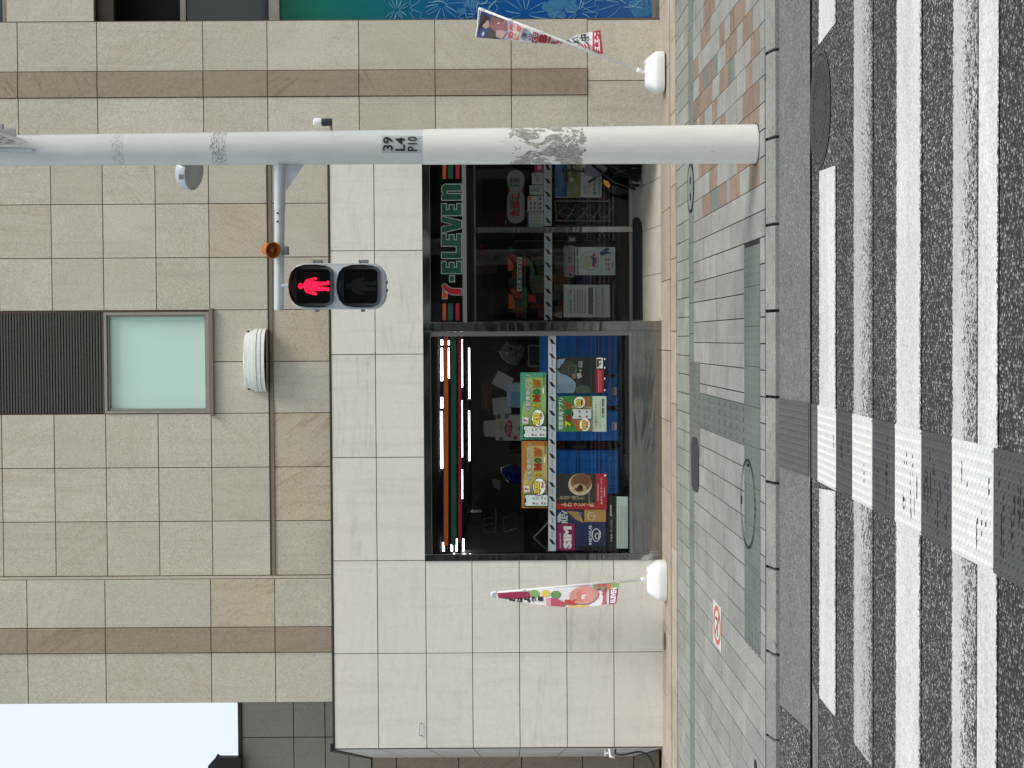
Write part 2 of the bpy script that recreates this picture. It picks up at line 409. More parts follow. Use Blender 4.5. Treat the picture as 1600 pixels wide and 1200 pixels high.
# ================================================================== ground (setting)
XL, XR = -13.0, 13.0
YW = 16.8
PITCH = .1848
def strip(name, mat, rows, kind='structure'):   # rows: list of (Y, z)
    mb = MB()
    for (y0, z0), (y1, z1) in zip(rows, rows[1:]):
        mb.poly([(XL*9, y0, z0), (XR*9, y0, z0), (XR*9, y1, z1), (XL*9, y1, z1)])
    return mb.build(name, mat, kind=kind)
strip('ground', MAT['asphalt'], [(-300, -.6), (-12, -.6), (60, -.6), (400, -.6)])
strip('road', MAT['asphalt'], [(-7, -.19), (0, -.05), (3, rz(3)), (9.475, rz(9.475))])
ap = [(10.385, -.150), (9.535, -.2005)]
def apz(Y): return -.2005 + (Y-9.535)*(.0505/.85)
# gutter: concrete apron slabs with a dark joint line toward the road
strip('gutter_joint', MAT['joint'], [(9.46, -.215), (9.60, -.210)])
XA = PY(1212, 1095, 10.38).x
mb = MB()
mb.poly([(XA, 9.54, -.2002), (XR*9, 9.54, -.2002), (XR*9, 10.355, -.1518), (XA-.02, 10.355, -.1518)])
mb.build('gutter_apron', MAT['apron'], kind='structure')
mb = MB(); mb.poly([(XL*9, 9.54, -.2002), (XA-.004, 9.54, -.2002), (XA-.024, 10.355, -.1518), (XL*9, 10.355, -.1518)])
mb.build('gutter_asphalt', MAT['asphalt'], kind='structure')
# pale cement seam beside the joint at the far left
mb = MB(); xa = PY(1275, 1080, 9.4).x
mb.poly([(xa-6, 9.25, rz(9.25)+.003), (xa, 9.25, rz(9.25)+.003), (xa+.05, 9.44, rz(9.44)+.003), (xa-6, 9.44, rz(9.44)+.003)])
mb.build('cement_seam', MAT['apron'], kind='structure')
# kerb blocks, dropped and sloping
kx = [PY(1205, y, 10.48).x for y in (81, 219, 353, 487, 621, 757, 890, 1022, 1152)]
kp = (kx[0]-kx[-1])/8
mb = MB(); x = kx[0]+kp*24; 
xs = []
while x > -30: xs.append(x); x -= kp
for a, b in zip(xs, xs[1:]):
    g = .011; r = random.random(); dz = random.uniform(-.002, .002)
    prof = [(10.556, sz(10.556)+dz), (10.42, -.118+dz), (10.392, -.132+dz), (10.385, -.20), (10.556, -.25)]
    n0 = [Vector((b+g, p[0], p[1])) for p in prof]
    mb.prism(n0, (a-b-2*g, 0, 0), 0, r)
mb.build('kerb', MAT['kerb'], kind='structure')
strip('kerb_bed', MAT['joint'], [(10.30, -.165), (10.37, -.165), (10.40, -.16), (10.60, -.112)])
# pavement
strip('pavement_bed', MAT['joint'], [(10.58, sz(10.58)-.007), (17.0, sz(17.0)-.007)])
def Yx(x): return 2400/(.5252*(x-764))
XJ = .513
XB = XJ + 3*PITCH                       # coloured pavers begin here
mb = MB(); GAP = .0048
def slab(mb, x0, x1, y0, y1, mat, gap=GAP, dz=0, jz=.0008):
    r = random.random(); z = random.uniform(-jz, jz)+dz
    p = [(x0+gap, y0+gap), (x1-gap, y0+gap), (x1-gap, y1-gap), (x0+gap, y1-gap)]
    top = [(a, b, sz(b)+z) for a, b in p]; n = len(mb.v)
    mb.poly(top, mat, r)
    for i in range(4):
        a, b = top[i], top[(i+1) % 4]
        mb.poly([a, b, (b[0], b[1], b[2]-.008), (a[0], a[1], a[2]-.008)], mat, r)
def fill(mb, x, y0, y1, mat, lens, xw=None):
    y = y0; xw = xw or PITCH
    while y < y1-.02:
        l = random.choice(lens); e = min(y+l, y1)
        if y1-e < .12: e = y1
        slab(mb, x, x+xw, y, e, mat, gap=GAP if random.random() < .5 else GAP*.75); y = e
Y1058, Y1077, Y1085, Y1163, Y1188, Y1196 = [Yx(v) for v in (1058, 1077, 1084.5, 1163.3, 1188, 1195.5)]
XTACT_L, XTACT_R = [XJ+PITCH*round((q-XJ)/PITCH) for q in (PS(1180, 1020).x, PS(1175, 383).x)]     # tactile strip ends
XC0, XC1 = -.835, -.375                                      # crossing strip of tactile blocks
XC0, XC1 = PS(1163, 696).x, PS(1163, 632).x
k0 = int((XL-XJ)/PITCH)-1; k1 = int((XR-XJ)/PITCH)+1
for k in range(k0, k1):
    x = XJ+k*PITCH
    if abs(x) > 11: continue
    # far band, against the tan strip
    fill(mb, x+.06, Y1077, Y1058, 0, (.35, .55, .9))
    xin = XC0-.02 < x+PITCH/2 < XC1+.02
    if x >= XB-.01:
        y = Y1188+.02; fill(mb, x, Y1196, y, 0, (.3,))
        while y < Y1085-.05:
            l = random.choice((.18, .28, .28, .42, .55)); e = min(y+l, Y1085)
            if Y1085-e < .12: e = Y1085
            slab(mb, x, x+PITCH, y, e, random.choices((0, 1, 2), (.46, .50, .04))[0], gap=.003); y = e
    else:
        strip_tact = XTACT_L <= x+PITCH/2 <= XTACT_R
        if strip_tact:
            slab(mb, x, x+PITCH, Y1196, Y1188, 0)
            if x+PITCH <= XC0 or x >= XC1: fill(mb, x, Y1163, Y1085, 0, (1.0, 1.4, .8))
            else:
                if x < XC0-.02: fill(mb, x, Y1163, Y1085, 0, (1.0, 1.4), XC0-x)
                if x+PITCH > XC1+.02: fill(mb, XC1, Y1163, Y1085, 0, (1.0, 1.4), x+PITCH-XC1)
        else:
            fill(mb, x, Y1196, Y1085, 0, (1.0, 1.5, .8))
# dark band
x = XJ+.1-40*.285
while x < 11:
    slab(mb, x, x+.285, Y1085, Y1077, 2, gap=.0025); x += .285
mb.build('pavement', [MAT['paver'], MAT['paver_red'], MAT['paver_dark']], kind='structure')
# tactile blocks on the pavement (flush slabs; raised bars or dots)
def tact(mb, x0, x1, y0, y1, style):
    slab(mb, x0, x1, y0, y1, 0, gap=.002, dz=.0022, jz=.0004)
    z0 = .0026
    if style == 'bar':
        n = 4; w_ = (x1-x0)/n
        for i in range(n):
            a = x0+w_*(i+.5)-w_*.26; b = x0+w_*(i+.5)+w_*.26
            mb.prism([Vector((a, y0+.015, sz(y0)+z0)), Vector((a+.006, y0+.015, sz(y0)+z0+.005)), Vector((b-.006, y0+.015, sz(y0)+z0+.005)), Vector((b, y0+.015, sz(y0)+z0))], (0, y1-y0-.03, SB*(y1-y0-.03)), 0)
    else:
        nx = 5; ny = 5
        for i in range(nx):
            for j in range(ny):
                dome(mb, x0+(x1-x0)*(i+.5)/nx, y0+(y1-y0)*(j+.5)/ny, sz(y0+(y1-y0)*(j+.5)/ny)+z0, .014, .004, 0, 7)
def dome(mb, x, y, z, r, h, mat, n=8, r0=0):
    b = len(mb.v)
    for rr, hh in ((1, 0), (.72, .78)):
        for i in range(n):
            a = 2*math.pi*i/n; mb.v.append((x+math.cos(a)*r*rr, y+math.sin(a)*r*rr, z+h*hh))
    mb.v.append((x, y, z+h)); 
    for i in range(n):
        j = (i+1) % n
        mb.f.append((b+i, b+j, b+n+j, b+n+i)); mb.m.append(mat); mb.r.append(r0)
        mb.f.append((b+n+i, b+n+j, b+2*n)); mb.m.append(mat); mb.r.append(r0)
mb = MB()
bw = .29
x = XC1
while x > XTACT_L:
    e = max(x-bw, XTACT_L)
    if not (x <= XC1+.001 and e >= XC0-bw*.5 and False): tact(mb, e, x, Y1188, Y1163, 'dot')
    x = e
x = XC1
while x < XTACT_R-.05:
    e = min(x+bw, XTACT_R); tact(mb, x, e, Y1188, Y1163, 'dot'); x = e
y = Y1163
while y < Y1085-.05:
    e = min(y+.30, Y1085); tact(mb, XC0, XC1, y, e, 'bar'); y = e
# square of blocks at the far end
xa, xb = PS(1088, 712).x, PS(1088, 565).x
Yq = Yx(1094)
for k in range(3):
    a = xa+(xb-xa)*k/3; b = xa+(xb-xa)*(k+1)/3
    tact(mb, a, b, Yq, Y1085, 'dot'); tact(mb, a, b, Y1085, Yx(1078), 'dot')
mb.build('tactile_paving', MAT['tactile'], kind='structure')
# tan strip along the wall
mb = MB()
tj = PY(1040, 547.5, 16.3).x; tp = (PY(1040, 547.5, 16.3).x-PY(1040, 874, 16.3).x)/3
YT0, YT1, YT2 = Yx(1058.5), Yx(1050.5), YW+.06
for k in range(-16, 17):
    x = tj+k*tp
    ym = YT1+(YT2-YT1)*.45
    def tslab(a, b, y0, y1, g=.004, dz=.02, gy=.003):
        r = random.random(); z = dz
        pts = [(a+g, y0+gy), (b-g, y0+gy), (b-g, y1-gy), (a+g, y1-gy)]
        top = [Vector((p[0], p[1], sz(p[1])+z)) for p in pts]
        mb.prism([top[0]-Vector((0,0,.03)), top[0], top[1], top[1]-Vector((0,0,.03))], (0, y1-y0-2*gy, SB*(y1-y0-2*gy)), 0, r)
    tslab(x, x+tp, YT1, ym, gy=.0015); tslab(x, x+tp, ym, YT2, gy=.0015)
    tslab(x+.2, x+tp+.2, YT0, YT1, dz=.012)
mb.build('shopfront_paving', MAT['tan'], kind='structure')
# crossing stripes
PROF = {'paint': [(0, -.05), (.04, .32), (.09, .78), (.18, .95), (.5, 1.02), (.84, .93), (.92, .78), (.96, .35), (1, -.05)],
        'paint_worn': [(0, -.1), (.06, .30), (.25, .50), (.5, .60), (.75, .82), (.92, .74), (.97, .35), (1, -.05)],
        'paint_half': [(0, .25), (.1, .38), (.4, .48), (.6, .66), (.75, .95), (.92, .9), (.97, .4), (1, -.05)]}
def prof(kind, t):
    K = PROF[kind]
    for a, b in zip(K, K[1:]):
        if t <= b[0]: return a[1]+(b[1]-a[1])*(t-a[0])/(b[0]-a[0])
    return K[-1][1]
def road_quad(mb, xa, xb, ya, yb, dz, mat=0, skew=0.0, kind='paint'):
    n = 44; ya -= .012; yb += .012
    for i in range(n):
        y0 = ya+(yb-ya)*i/n; y1 = ya+(yb-ya)*(i+1)/n; mb_r = prof(kind, (i+.5)/n)
        mb.poly([(xa-skew*i/n, y0, rz(y0)+dz), (xb, y0, rz(y0)+dz), (xb, y1, rz(y1)+dz), (xa-skew*(i+1)/n, y1, rz(y1)+dz)], mat, mb_r)
def Yr(x): return 3952.0/(x-852)
ST = [(1280, 1307.5), (1334, 1365), (1401, 1440), (1491, 1560)]
MX0, MX1 = -.868, -.408                  # tactile mats on the crossing
XE1 = PR(1295, 1104).x; XE2 = PR(1350, 1182).x
def stripe(a, b, xl, xr, mat, nm='crosswalk_stripe'):
    mb = MB(); road_quad(mb, xl, xr, Yr(b), Yr(a), .004, kind=mat); return mb.build(nm, MAT[mat], kind='structure')
RX0 = PR(1295, 258).x; RX1 = PR(1290, 110).x
mb = MB()                                 # ends cut at a slant round the manhole
def spoly(mb, pts, kind='paint'):       # far-left, near-left, near-right, far-right; cut into rows
    n = 44; a, b, c, d = pts
    for i in range(n):
        t0, t1 = i/n, (i+1)/n
        q = [b.lerp(a, t0), c.lerp(d, t0), c.lerp(d, t1), b.lerp(a, t1)]
        mb.poly([(p.x, p.y, rz(p.y)+.004) for p in q], 0, prof(kind, (i+.5)/n))
spoly(mb, [PR(1280, 1088), PR(1307.5, 1122), PR(1307.5, 768), PR(1280, 763)])
mb.build('crosswalk_stripe', MAT['paint'], kind='structure')
mb = MB(); spoly(mb, [PR(1280, 634), PR(1307.5, 640), PR(1307.5, 258), PR(1280, 268)])
mb.build('crosswalk_stripe', MAT['paint'], kind='structure')
mb = MB(); spoly(mb, [PR(1279, 72), PR(1307.5, 34), PR(1307.5, -420), PR(1280, -420)])
mb.build('crosswalk_stripe', MAT['paint'], kind='structure')
mb = MB(); spoly(mb, [PR(1334, 1158), PR(1365, 1201), PR(1365, -420), PR(1334, -420)], 'paint_worn')
mb.build('crosswalk_stripe', MAT['paint_worn'], kind='structure')
stripe(1401, 1440, -5.0, 5.5, 'paint')
stripe(1490, 1528.5, -5.0, 5.5, 'paint_half'); stripe(1528.8, 1560, -5.0, 5.5, 'paint')
for k in range(1, 5):
    y1 = Yr(1560)-k*1.03-.0; y0 = y1-.5
    mb = MB(); road_quad(mb, -5, 5.5, y0, y1, .004, kind='paint_half'); mb.build('crosswalk_stripe', MAT['paint_half'], kind='structure')
# tactile mats laid across the stripes
edges = [(1279, 1308, 1), (1308, 1333.5, 0), (1333.5, 1365, 1), (1365, 1400.5, 0), (1400.5, 1442, 1), (1442, 1490, 0), (1490, 1555.5, 1), (1555.5, 1622, 0)]
def Tm(xx): return Yr(xx)
mw = MB(); mk = MB()
def mat_piece(mb, y0, y1, style, zf, sq=(0, 0)):
    z = lambda yy: zf(yy)+.006
    mb.poly([(MX0, y0, z(y0)), (MX1, y0, z(y0)), (MX1, y1, z(y1)), (MX0, y1, z(y1))])
    for xx in (MX0+.008, MX1-.020): mb.prism([Vector((xx, y0+.006, z(y0)-.001)), Vector((xx+.003, y0+.006, z(y0)+.004)), Vector((xx+.009, y0+.006, z(y0)+.004)), Vector((xx+.012, y0+.006, z(y0)-.001))], (0, y1-y0-.012, z(y1)-z(y0)))
    for a, b in (((MX0, y0), (MX1, y0)), ((MX1, y0), (MX1, y1)), ((MX1, y1), (MX0, y1)), ((MX0, y1), (MX0, y0))):
        mb.poly([(a[0], a[1], z(a[1])), (b[0], b[1], z(b[1])), (b[0], b[1], z(b[1])-.0055), (a[0], a[1], z(a[1])-.0055)])
    nx = 11; dy = (MX1-MX0)/nx
    ny = max(3, int(round((y1-y0-.02)/.052)))
    for i in range(nx):
        for j in range(ny):
            x = MX0+(i+.5)*dy; yy = y0+.01+(j+.5)*(y1-y0-.02)/ny
            if style == 1 and 2 <= i <= nx-3 and (i % 2 == 0): pass
            dome(mb, x, yy, z(yy)-.0005, .0145, .0065, 1 if style == 1 else 0, 8)
def slots(mb, y0, y1, zf, cnt, mat):
    for i in range(cnt):
        x = random.uniform(MX0+.07, MX1-.10); yy = random.uniform(y0+.05, y1-.05); l = random.uniform(.02, .075); h = random.uniform(.004, .010); q = []
        for j in range(10):
            t = 2*math.pi*j/10; q.append((x+math.cos(t)*l*random.uniform(.7, 1.1), yy+math.sin(t)*h*random.uniform(.6, 1.3)))
        mb.poly([(a_, b_, zf(b_)+.0066+i*.00003) for a_, b_ in q], mat)
for a, b, wht in edges:
    mat_piece(mw if wht else mk, Yr(b)+.002, Yr(a)-.002, wht, rz)
    slots(mw if wht else mk, Yr(b), Yr(a), rz, {1279: 1, 1308: 14, 1333.5: 1, 1365: 18, 1400.5: 12, 1442: 24, 1490: 7, 1555.5: 26}[a], 2 if wht else 1)
mw.build('tactile_mat', [MAT['mat_white'], MAT['dome_white'], MAT['slot']], kind='structure')
mk.build('tactile_mat_dark', [MAT['mat_black'], MAT['slot']], kind='structure')
ma = MB(); mat_piece(ma, 9.56, 10.35, 0, apz); mat_piece(ma, Yr(1278.5), 9.465, 0, rz)
ma.build('gutter_tactile_mat', MAT['mat_black2'], kind='structure')

# ------------------------------------------------------------------ covers and stickers in the ground
def disc(mb, c, rx, ry, zf, dz, n=40, mat=0, th=.012):
    top = [Vector((c[0]+math.cos(2*math.pi*i/n)*rx, c[1]+math.sin(2*math.pi*i/n)*ry, 0)) for i in range(n)]
    top = [Vector((p.x, p.y, zf(p.y)+dz)) for p in top]
    mb.prism([p-Vector((0, 0, th)) for p in top], (0, 0, th), mat)
def annulus(mb, c, r0, r1, zf, dz, n=48, mat=0, kx=1.0, ky=1.0):
    for i in range(n):
        a, b = 2*math.pi*i/n, 2*math.pi*(i+1)/n
        q = []
        for t, rr in ((a, r0), (a, r1), (b, r1), (b, r0)):
            X = c[0]+math.cos(t)*rr*kx; Y = c[1]+math.sin(t)*rr*ky; q.append((X, Y, zf(Y)+dz))
        mb.poly(q, mat)
iron = flat('cast_iron', (74, 76, 78), .6, .3, vary=.15, scale=30)
iron_dk = flat('iron_seam', (34, 34, 34), .8)
c = PR(1282, 171); root = thing('manhole_cover', 'large dark round iron manhole cover set in the road by the gutter', 'manhole cover', (c.x, c.y, rz(c.y)))
mb = MB(); disc(mb, (c.x, c.y), .315, .315, rz, .007); 
for i in range(-12, 13):                   # raised grip pattern
    for j in range(-12, 13):
        X = c.x+i*.024; Y = c.y+j*.024
        if (i+j) % 2 == 0 and (X-c.x)**2+(Y-c.y)**2 < .29**2:
            z = rz(Y)+.0071; mb.box(X-.009, X+.009, Y-.009, Y+.009, z-.004, z+.003)
mb.build('cover', iron, root)
mb = MB(); annulus(mb, (c.x, c.y), .327, .347, rz, .006); annulus(mb, (c.x, c.y), .20, .208, rz, .0112)
mb.build('frame', iron, root)
mb = MB(); annulus(mb, (c.x, c.y), .31, .332, rz, .0045); mb.build('seam', iron_dk, root)
# ring in the pavement with paving inset
c = PS(1169.5, 787); root = thing('round_access_cover', 'large paved round cover with thin black ring among the tactile blocks', 'manhole cover', (c.x, c.y, sz(c.y)))
mb = MB(); annulus(mb, (c.x, c.y), .300, .318, sz, .009, kx=1.04); mb.build('ring', iron_dk, root)
mb = MB(); mb.box(c.x-.03, c.x+.03, c.y+.27, c.y+.295, sz(c.y)+.004, sz(c.y)+.012); mb.build('lifting_slot', iron_dk, root)
mb = MB(); mb.box(c.x+.275, c.x+.296, c.y-.05, c.y+.03, sz(c.y)+.004, sz(c.y)+.011); mb.build('lifting_slot', iron_dk, root)
c = PS(1079.5, 294); root = thing('round_access_cover', 'small grey round cover with dark ring behind the signal pole', 'manhole cover', (c.x, c.y, sz(c.y)))
mb = MB(); disc(mb, (c.x, c.y), .205, .205, sz, .006); mb.build('cover', flat('cover_grey', (118, 124, 120), .7), root)
mb = MB(); annulus(mb, (c.x, c.y), .205, .232, sz, .007); mb.build('ring', iron_dk, root)
for s in (-.08, .07):
    mb = MB(); mb.box(c.x+s-.035, c.x+s+.035, c.y-.05, c.y+.02, sz(c.y)+.004, sz(c.y)+.009); mb.build('lifting_slot', iron_dk, root)
# dark rounded grating
a, b = PS(1087, 768), PS(1087, 683)
mb = MB(); n = 32; pts = []
cx, cy = (a.x+b.x)/2, a.y; hx, hy = (b.x-a.x)/2, .245
for i in range(n):
    t = 2*math.pi*i/n; cc, s_ = math.cos(t), math.sin(t)
    X = cx+hx*math.copysign(abs(cc)**.55, cc); Y = cy+hy*math.copysign(abs(s_)**.55, s_)
    pts.append(Vector((X, Y, sz(Y)-.004)))
mb.prism(pts, (0, 0, .0135))
tag(mb.build('utility_cover', flat('dark_cover', (58, 60, 60), .6, vary=.12, scale=40)), 'dark oblong cover set in the pavement beside the tactile square', 'utility cover')
c = PY(1037, 1001, 16.55)
mb = MB(); disc(mb, (c.x, 16.5), .098, .098, sz, .0235)
tag(mb.build('drain_cover', flat('brass_dark', (70, 62, 50), .5, .3)), 'small dark round drain cover in the tan strip below the white wall', 'drain cover')
c = PS(1181, 1197)
mb = MB(); disc(mb, (c.x, c.y), .045, .06, sz, .004)
tag(mb.build('valve_cap', iron_dk), 'tiny black round cap in the grey paving near the kerb', 'valve cap')
# no smoking sticker
c = PS(1121, 977); root = thing('no_smoking_sticker', 'white square pavement sticker with red no smoking ring', 'sticker', (c.x, c.y, sz(c.y)))
def sq(mb, cx, cy, hx, hy, dz, mat=0): mb.poly([(cx-hx, cy-hy, sz(cy-hy)+dz), (cx+hx, cy-hy, sz(cy-hy)+dz), (cx+hx, cy+hy, sz(cy+hy)+dz), (cx-hx, cy+hy, sz(cy+hy)+dz)], mat)
mb = MB(); sq(mb, c.x, c.y, .185, .225, .0028); mb.build('backing', ink((206, 202, 194)), root)
mb = MB(); annulus(mb, (c.x, c.y), .125, .165, sz, .0042, ky=1.22)
mb.prism([Vector((c.x-.115, c.y+.12, sz(c.y)+.0042)), Vector((c.x-.09, c.y+.145, sz(c.y)+.0042)), Vector((c.x+.115, c.y-.12, sz(c.y)+.0042)), Vector((c.x+.09, c.y-.145, sz(c.y)+.0042))], (0, 0, .0004))
mb.build('red_ring', ink((200, 84, 74)), root)
mb = MB(); sq(mb, c.x-.02, c.y-.02, .075, .018, .0038); sq(mb, c.x+.05, c.y+.05, .012, .05, .0038); mb.build('cigarette', ink((40, 36, 36)), root)

# ================================================================== building
B = thing('commercial_building', 'beige stone clad commercial building with white tiled shopfront base', 'building', (0, YW, 0))
def X_(y, x=700, Y=YW): return PY(x, y, Y).x
def Z_(x, y=600, Y=YW): return PY(x, y, Y).z
YB = YW+.05            # beige wall face
YP = YW-.0             # pilaster face
def tiles(mb, xs, zs, yf, gap=.0045, dep=.012, mat=0, skip=None, matf=None):
    xs = sorted(xs); zs = sorted(zs)
    for i in range(len(xs)-1):
        for j in range(len(zs)-1):
            a, b, c_, d = xs[i]+gap, xs[i+1]-gap, zs[j]+gap, zs[j+1]-gap
            if skip and skip((a+b)/2, (c_+d)/2): continue
            r = random.random(); m = matf(i, j, (a+b)/2, (c_+d)/2) if matf else mat
            jy = random.uniform(-.0006, .0006); y = yf+jy; e = .0015
            n = len(mb.v)
            mb.v += [(a+e,y,c_+e),(b-e,y,c_+e),(b-e,y,d-e),(a+e,y,d-e),(a,y+e,c_),(b,y+e,c_),(b,y+e,d),(a,y+e,d),(a,y+dep,c_),(b,y+dep,c_),(b,y+dep,d),(a,y+dep,d)]
            for q in ((0,1,2,3),(4,5,1,0),(5,6,2,1),(6,7,3,2),(7,4,0,3),(8,9,5,4),(9,10,6,5),(10,11,7,6),(11,8,4,7)):
                mb.f.append(tuple(n+t for t in q)); mb.m.append(m); mb.r.append(r)
def backing(name, x0, x1, z0, z1, yf, th, mat, dep=.012, parent=None):
    mb = MB(); mb.box(x0, x1, yf+dep-.001, yf+dep+th, z0, z1); return mb.build(name, mat, parent or B)
TOPZ = 9.5
# --- centre beige field
xz = [X_(v, 400, YB) for v in (318, 402, 484, 565, 645.6, 730, 814, 899)]
xz_r = X_(235.5, 400, YB)
zb = [Z_(v, 700, YB) for v in (518, 428)]
zu = [Z_(v, 700, YB) for v in (421, 330.5, 247.5, 165.5, 85, 3)]
while zu[-1] < TOPZ: zu.append(zu[-1]+(zu[4]-zu[3]))
WX0, WX1 = X_(646, 250, YB), X_(487.5, 250, YB)
WZ0 = Z_(328, 570, YB)
mb = MB()
tiles(mb, xz+[xz_r], zb, YB, matf=lambda i, j, x, z: 1 if abs(x-X_(688, 470, YB)) < .2 or random.random() < .12 else 0)
sk = lambda x, z: WX0 < x < WX1 and z > WZ0
tiles(mb, xz+[xz_r], zu, YB, skip=sk, matf=lambda i, j, x, z: 1 if random.random() < .015 else 0)
mb.build('stone_cladding', [MAT['stone'], MAT['stone_gold']], B)
backing('wall', X_(900, 400, YB), WX0, Z_(520), TOPZ, YB, .25, MAT['grout'])
backing('wall', WX1, xz_r, Z_(520), TOPZ, YB, .25, MAT['grout'])
backing('wall', WX0, WX1, Z_(520), WZ0, YB, .25, MAT['grout'])
# --- horizontal channel between the courses
mb = MB(); zc0, zc1 = Z_(428, 700, YB)-.004, Z_(421, 700, YB)+.004
mb.box(X_(899.5, 425, YB), xz_r, YB-.012, YB+.012, zc0, zc0+(zc1-zc0)*.62)
mb.build('drip_channel', MAT['bronze'], B)
mb = MB(); mb.box(X_(899.5, 425, YB), xz_r, YB-.004, YB+.012, zc0+(zc1-zc0)*.62+.001, zc1)
mb.build('drip_channel', MAT['bronze_dark'], B)
# --- pilaster left (x of edges)
def pilaster(xs, zsrows, brown_i, zbrown=None, yf=YP, zlo=None):
    zz = sorted(zsrows)
    mb = MB(); tiles(mb, [xs[0], xs[1]], zz, yf, matf=lambda i, j, x, z: 0 if random.random() > .02 else 1)
    tiles(mb, [xs[2], xs[3]], zz, yf, matf=lambda i, j, x, z: 0 if random.random() > .02 else 1)
    mb.build('pilaster_stone', [MAT['stone_pil'], MAT['stone_gold']], B)
    mb = MB(); tiles(mb, [xs[1], xs[2]], [z for z in zz if zbrown is None or z >= zbrown-.01], yf-.012, dep=.024); mb.build('stone_band', MAT['stone_brown'], B)
yy = 700
pl = [X_(v, 300, YP) for v in (1098.5, 1020, 980.5, 905)]
zl = [Z_(v, 1000, YP) for v in (519, 430, 330, 165, 43)]
def extend(z, top):
    z = sorted(z); pat = [z[-1]-z[-2], z[-2]-z[-3]]; k = 0
    z += [z[-1]+.62]
    while z[-1] < top: z.append(z[-1]+(.86 if k % 2 else 1.14)); k += 1
    return z
pilaster(pl, extend(zl, TOPZ), 1)
backing('pilaster_core', pl[0], pl[3], Z_(519.5, 1000), TOPZ, YP, .35, MAT['grout'])
mb = MB(); mb.box(pl[3]+.001, X_(901.5, 300, YP), YP+.018, YP+.2, Z_(519), TOPZ); mb.build('pilaster_edge', MAT['stone_pil'], B)
pr = [X_(v, 300, YP) for v in (233, 152, 111, 33)]
zr_ = [Z_(v, 130, YP) for v in (1033, 918, 799, 680, 561, 418, 317.5, 152, 28)]
zr_ex = extend(zr_, TOPZ)
mb = MB()
tiles(mb, [pr[0], pr[1]], [z for z in zr_ex if z >= zr_[1]-.01], YP, matf=lambda i, j, x, z: 0 if random.random() > .02 else 1)
tiles(mb, [pr[2], pr[3]], [z for z in zr_ex if z >= zr_[1]-.01], YP, matf=lambda i, j, x, z: 0 if random.random() > .02 else 1)
tiles(mb, [X_(231, 900), X_(126, 960), X_(31, 960)], [zr_[0], zr_[1]], YP, mat=0)
mb.build('pilaster_stone', [MAT['stone_pil'], MAT['stone_gold']], B)
mb = MB(); tiles(mb, [pr[1], pr[2]], [z for z in zr_ex if z >= zr_[1]-.01], YP-.012, dep=.024); mb.build('stone_band', MAT['stone_brown'], B)
backing('pilaster_core', X_(233, 300), X_(32, 300), -.1, TOPZ, YP, .35, MAT['grout'])
# --- white porcelain base with the shop opening
OX0, OX1 = X_(875.5), X_(233)          # opening
OZ = Z_(661.5, 560)
wxs = [X_(v) for v in (1167, 1019, 874.5, 713.5, 553, 391.5, 231)]
wzs = [Z_(v, 700) for v in (1036, 957.5, 884, 810, 736.5, 664, 588.5, 519.5)]
YF = YW-.055
mb = MB()
tiles(mb, wxs, wzs, YF, gap=.004, skip=lambda x, z: x > OX0 and z < OZ)
mb.build('white_tile_cladding', MAT['porcelain'], B)
backing('base_wall', wxs[0], OX0, -.1, wzs[-1] if False else Z_(519.5, 700), YF, .2, MAT['grout_dark'])
backing('base_wall', OX0, OX1, OZ+.002, Z_(519.5, 700), YF, .2, MAT['grout_dark'])
mb = MB(); mb.box(wxs[0]-.01, OX1, YF-.006, YB-.001, Z_(519.5, 700)+.001, Z_(516.5, 700)); mb.build('coping', MAT['bronze_dark'], B)
# --- side return of the white base, going back to the rear wall
YR = 21.3
xr = PY(800, 1181.5, YR).x
zt = Z_(522, 1168)
mb = MB(); ztr = [z for z in sorted(wzs)]
for j in range(len(ztr)-1):
    for i in range(4):
        a, b = i/4, (i+1)/4
        P = lambda t, z: (wxs[0]-.012+(xr-wxs[0])*t, YF+.02+(YR-YF-.02)*t, z)
        mb.poly([P(a+.003, ztr[j]+.004), P(b-.003, ztr[j]+.004), P(b-.003, ztr[j+1]-.004), P(a+.003, ztr[j+1]-.004)], 0, random.random())
mb.build('white_tile_cladding', MAT['porcelain'], B)
mb = MB()
mb.prism([Vector((wxs[0]-.006, YF+.013, -.1)), Vector((wxs[0]+.2, YF+.013, -.1)), Vector((xr+.3, YR, -.1)), Vector((xr+.006, YR, -.1))], (0, 0, zt+.1))
mb.build('base_wall', MAT['grout_dark'], B)
mb = MB()
mb.prism([Vector((wxs[0]-.03, YF-.006, zt)), Vector((wxs[0]+.06, YF-.006, zt)), Vector((xr+.06, YR, zt)), Vector((xr-.03, YR, zt))], (0, 0, .035))
mb.build('coping', MAT['black_plastic'], B)
# --- window with frosted pane
fx0, fx1 = WX0+.002, WX1-.002
fz1 = Z_(163, 570, YB)
root_w = MB()
def frame(mb, x0, x1, z0, z1, t, y0, y1, mat=0):
    mb.box(x0, x0+t, y0, y1, z0, z1, mat); mb.box(x1-t, x1, y0, y1, z0, z1, mat)
    mb.box(x0+t, x1-t, y0, y1, z0, z0+t, mat); mb.box(x0+t, x1-t, y0, y1, z1-t, z1, mat)
frame(root_w, fx0, fx1, WZ0+.008, fz1, .030, YB-.01, YB+.12)
frame(root_w, fx0+.032, fx1-.032, WZ0+.040, fz1-.032, .018, YB+.02, YB+.11)
win = root_w.build('window', MAT['frame_grey'], B)
mb = MB(); mb.box(fx0+.050, fx1-.050, YB+.06, YB+.08, WZ0+.058, fz1-.050); mb.build('pane', MAT['frost'], win)
mb = MB(); mb.box(WX0-.03, WX1+.035, YB-.05, YB+.12, WZ0-.045, WZ0-.002); mb.build('sill', MAT['bronze'], win, bevel=.004)
backing('wall', WX0, WX1, WZ0, TOPZ, YB+.12, .2, MAT['grout'])
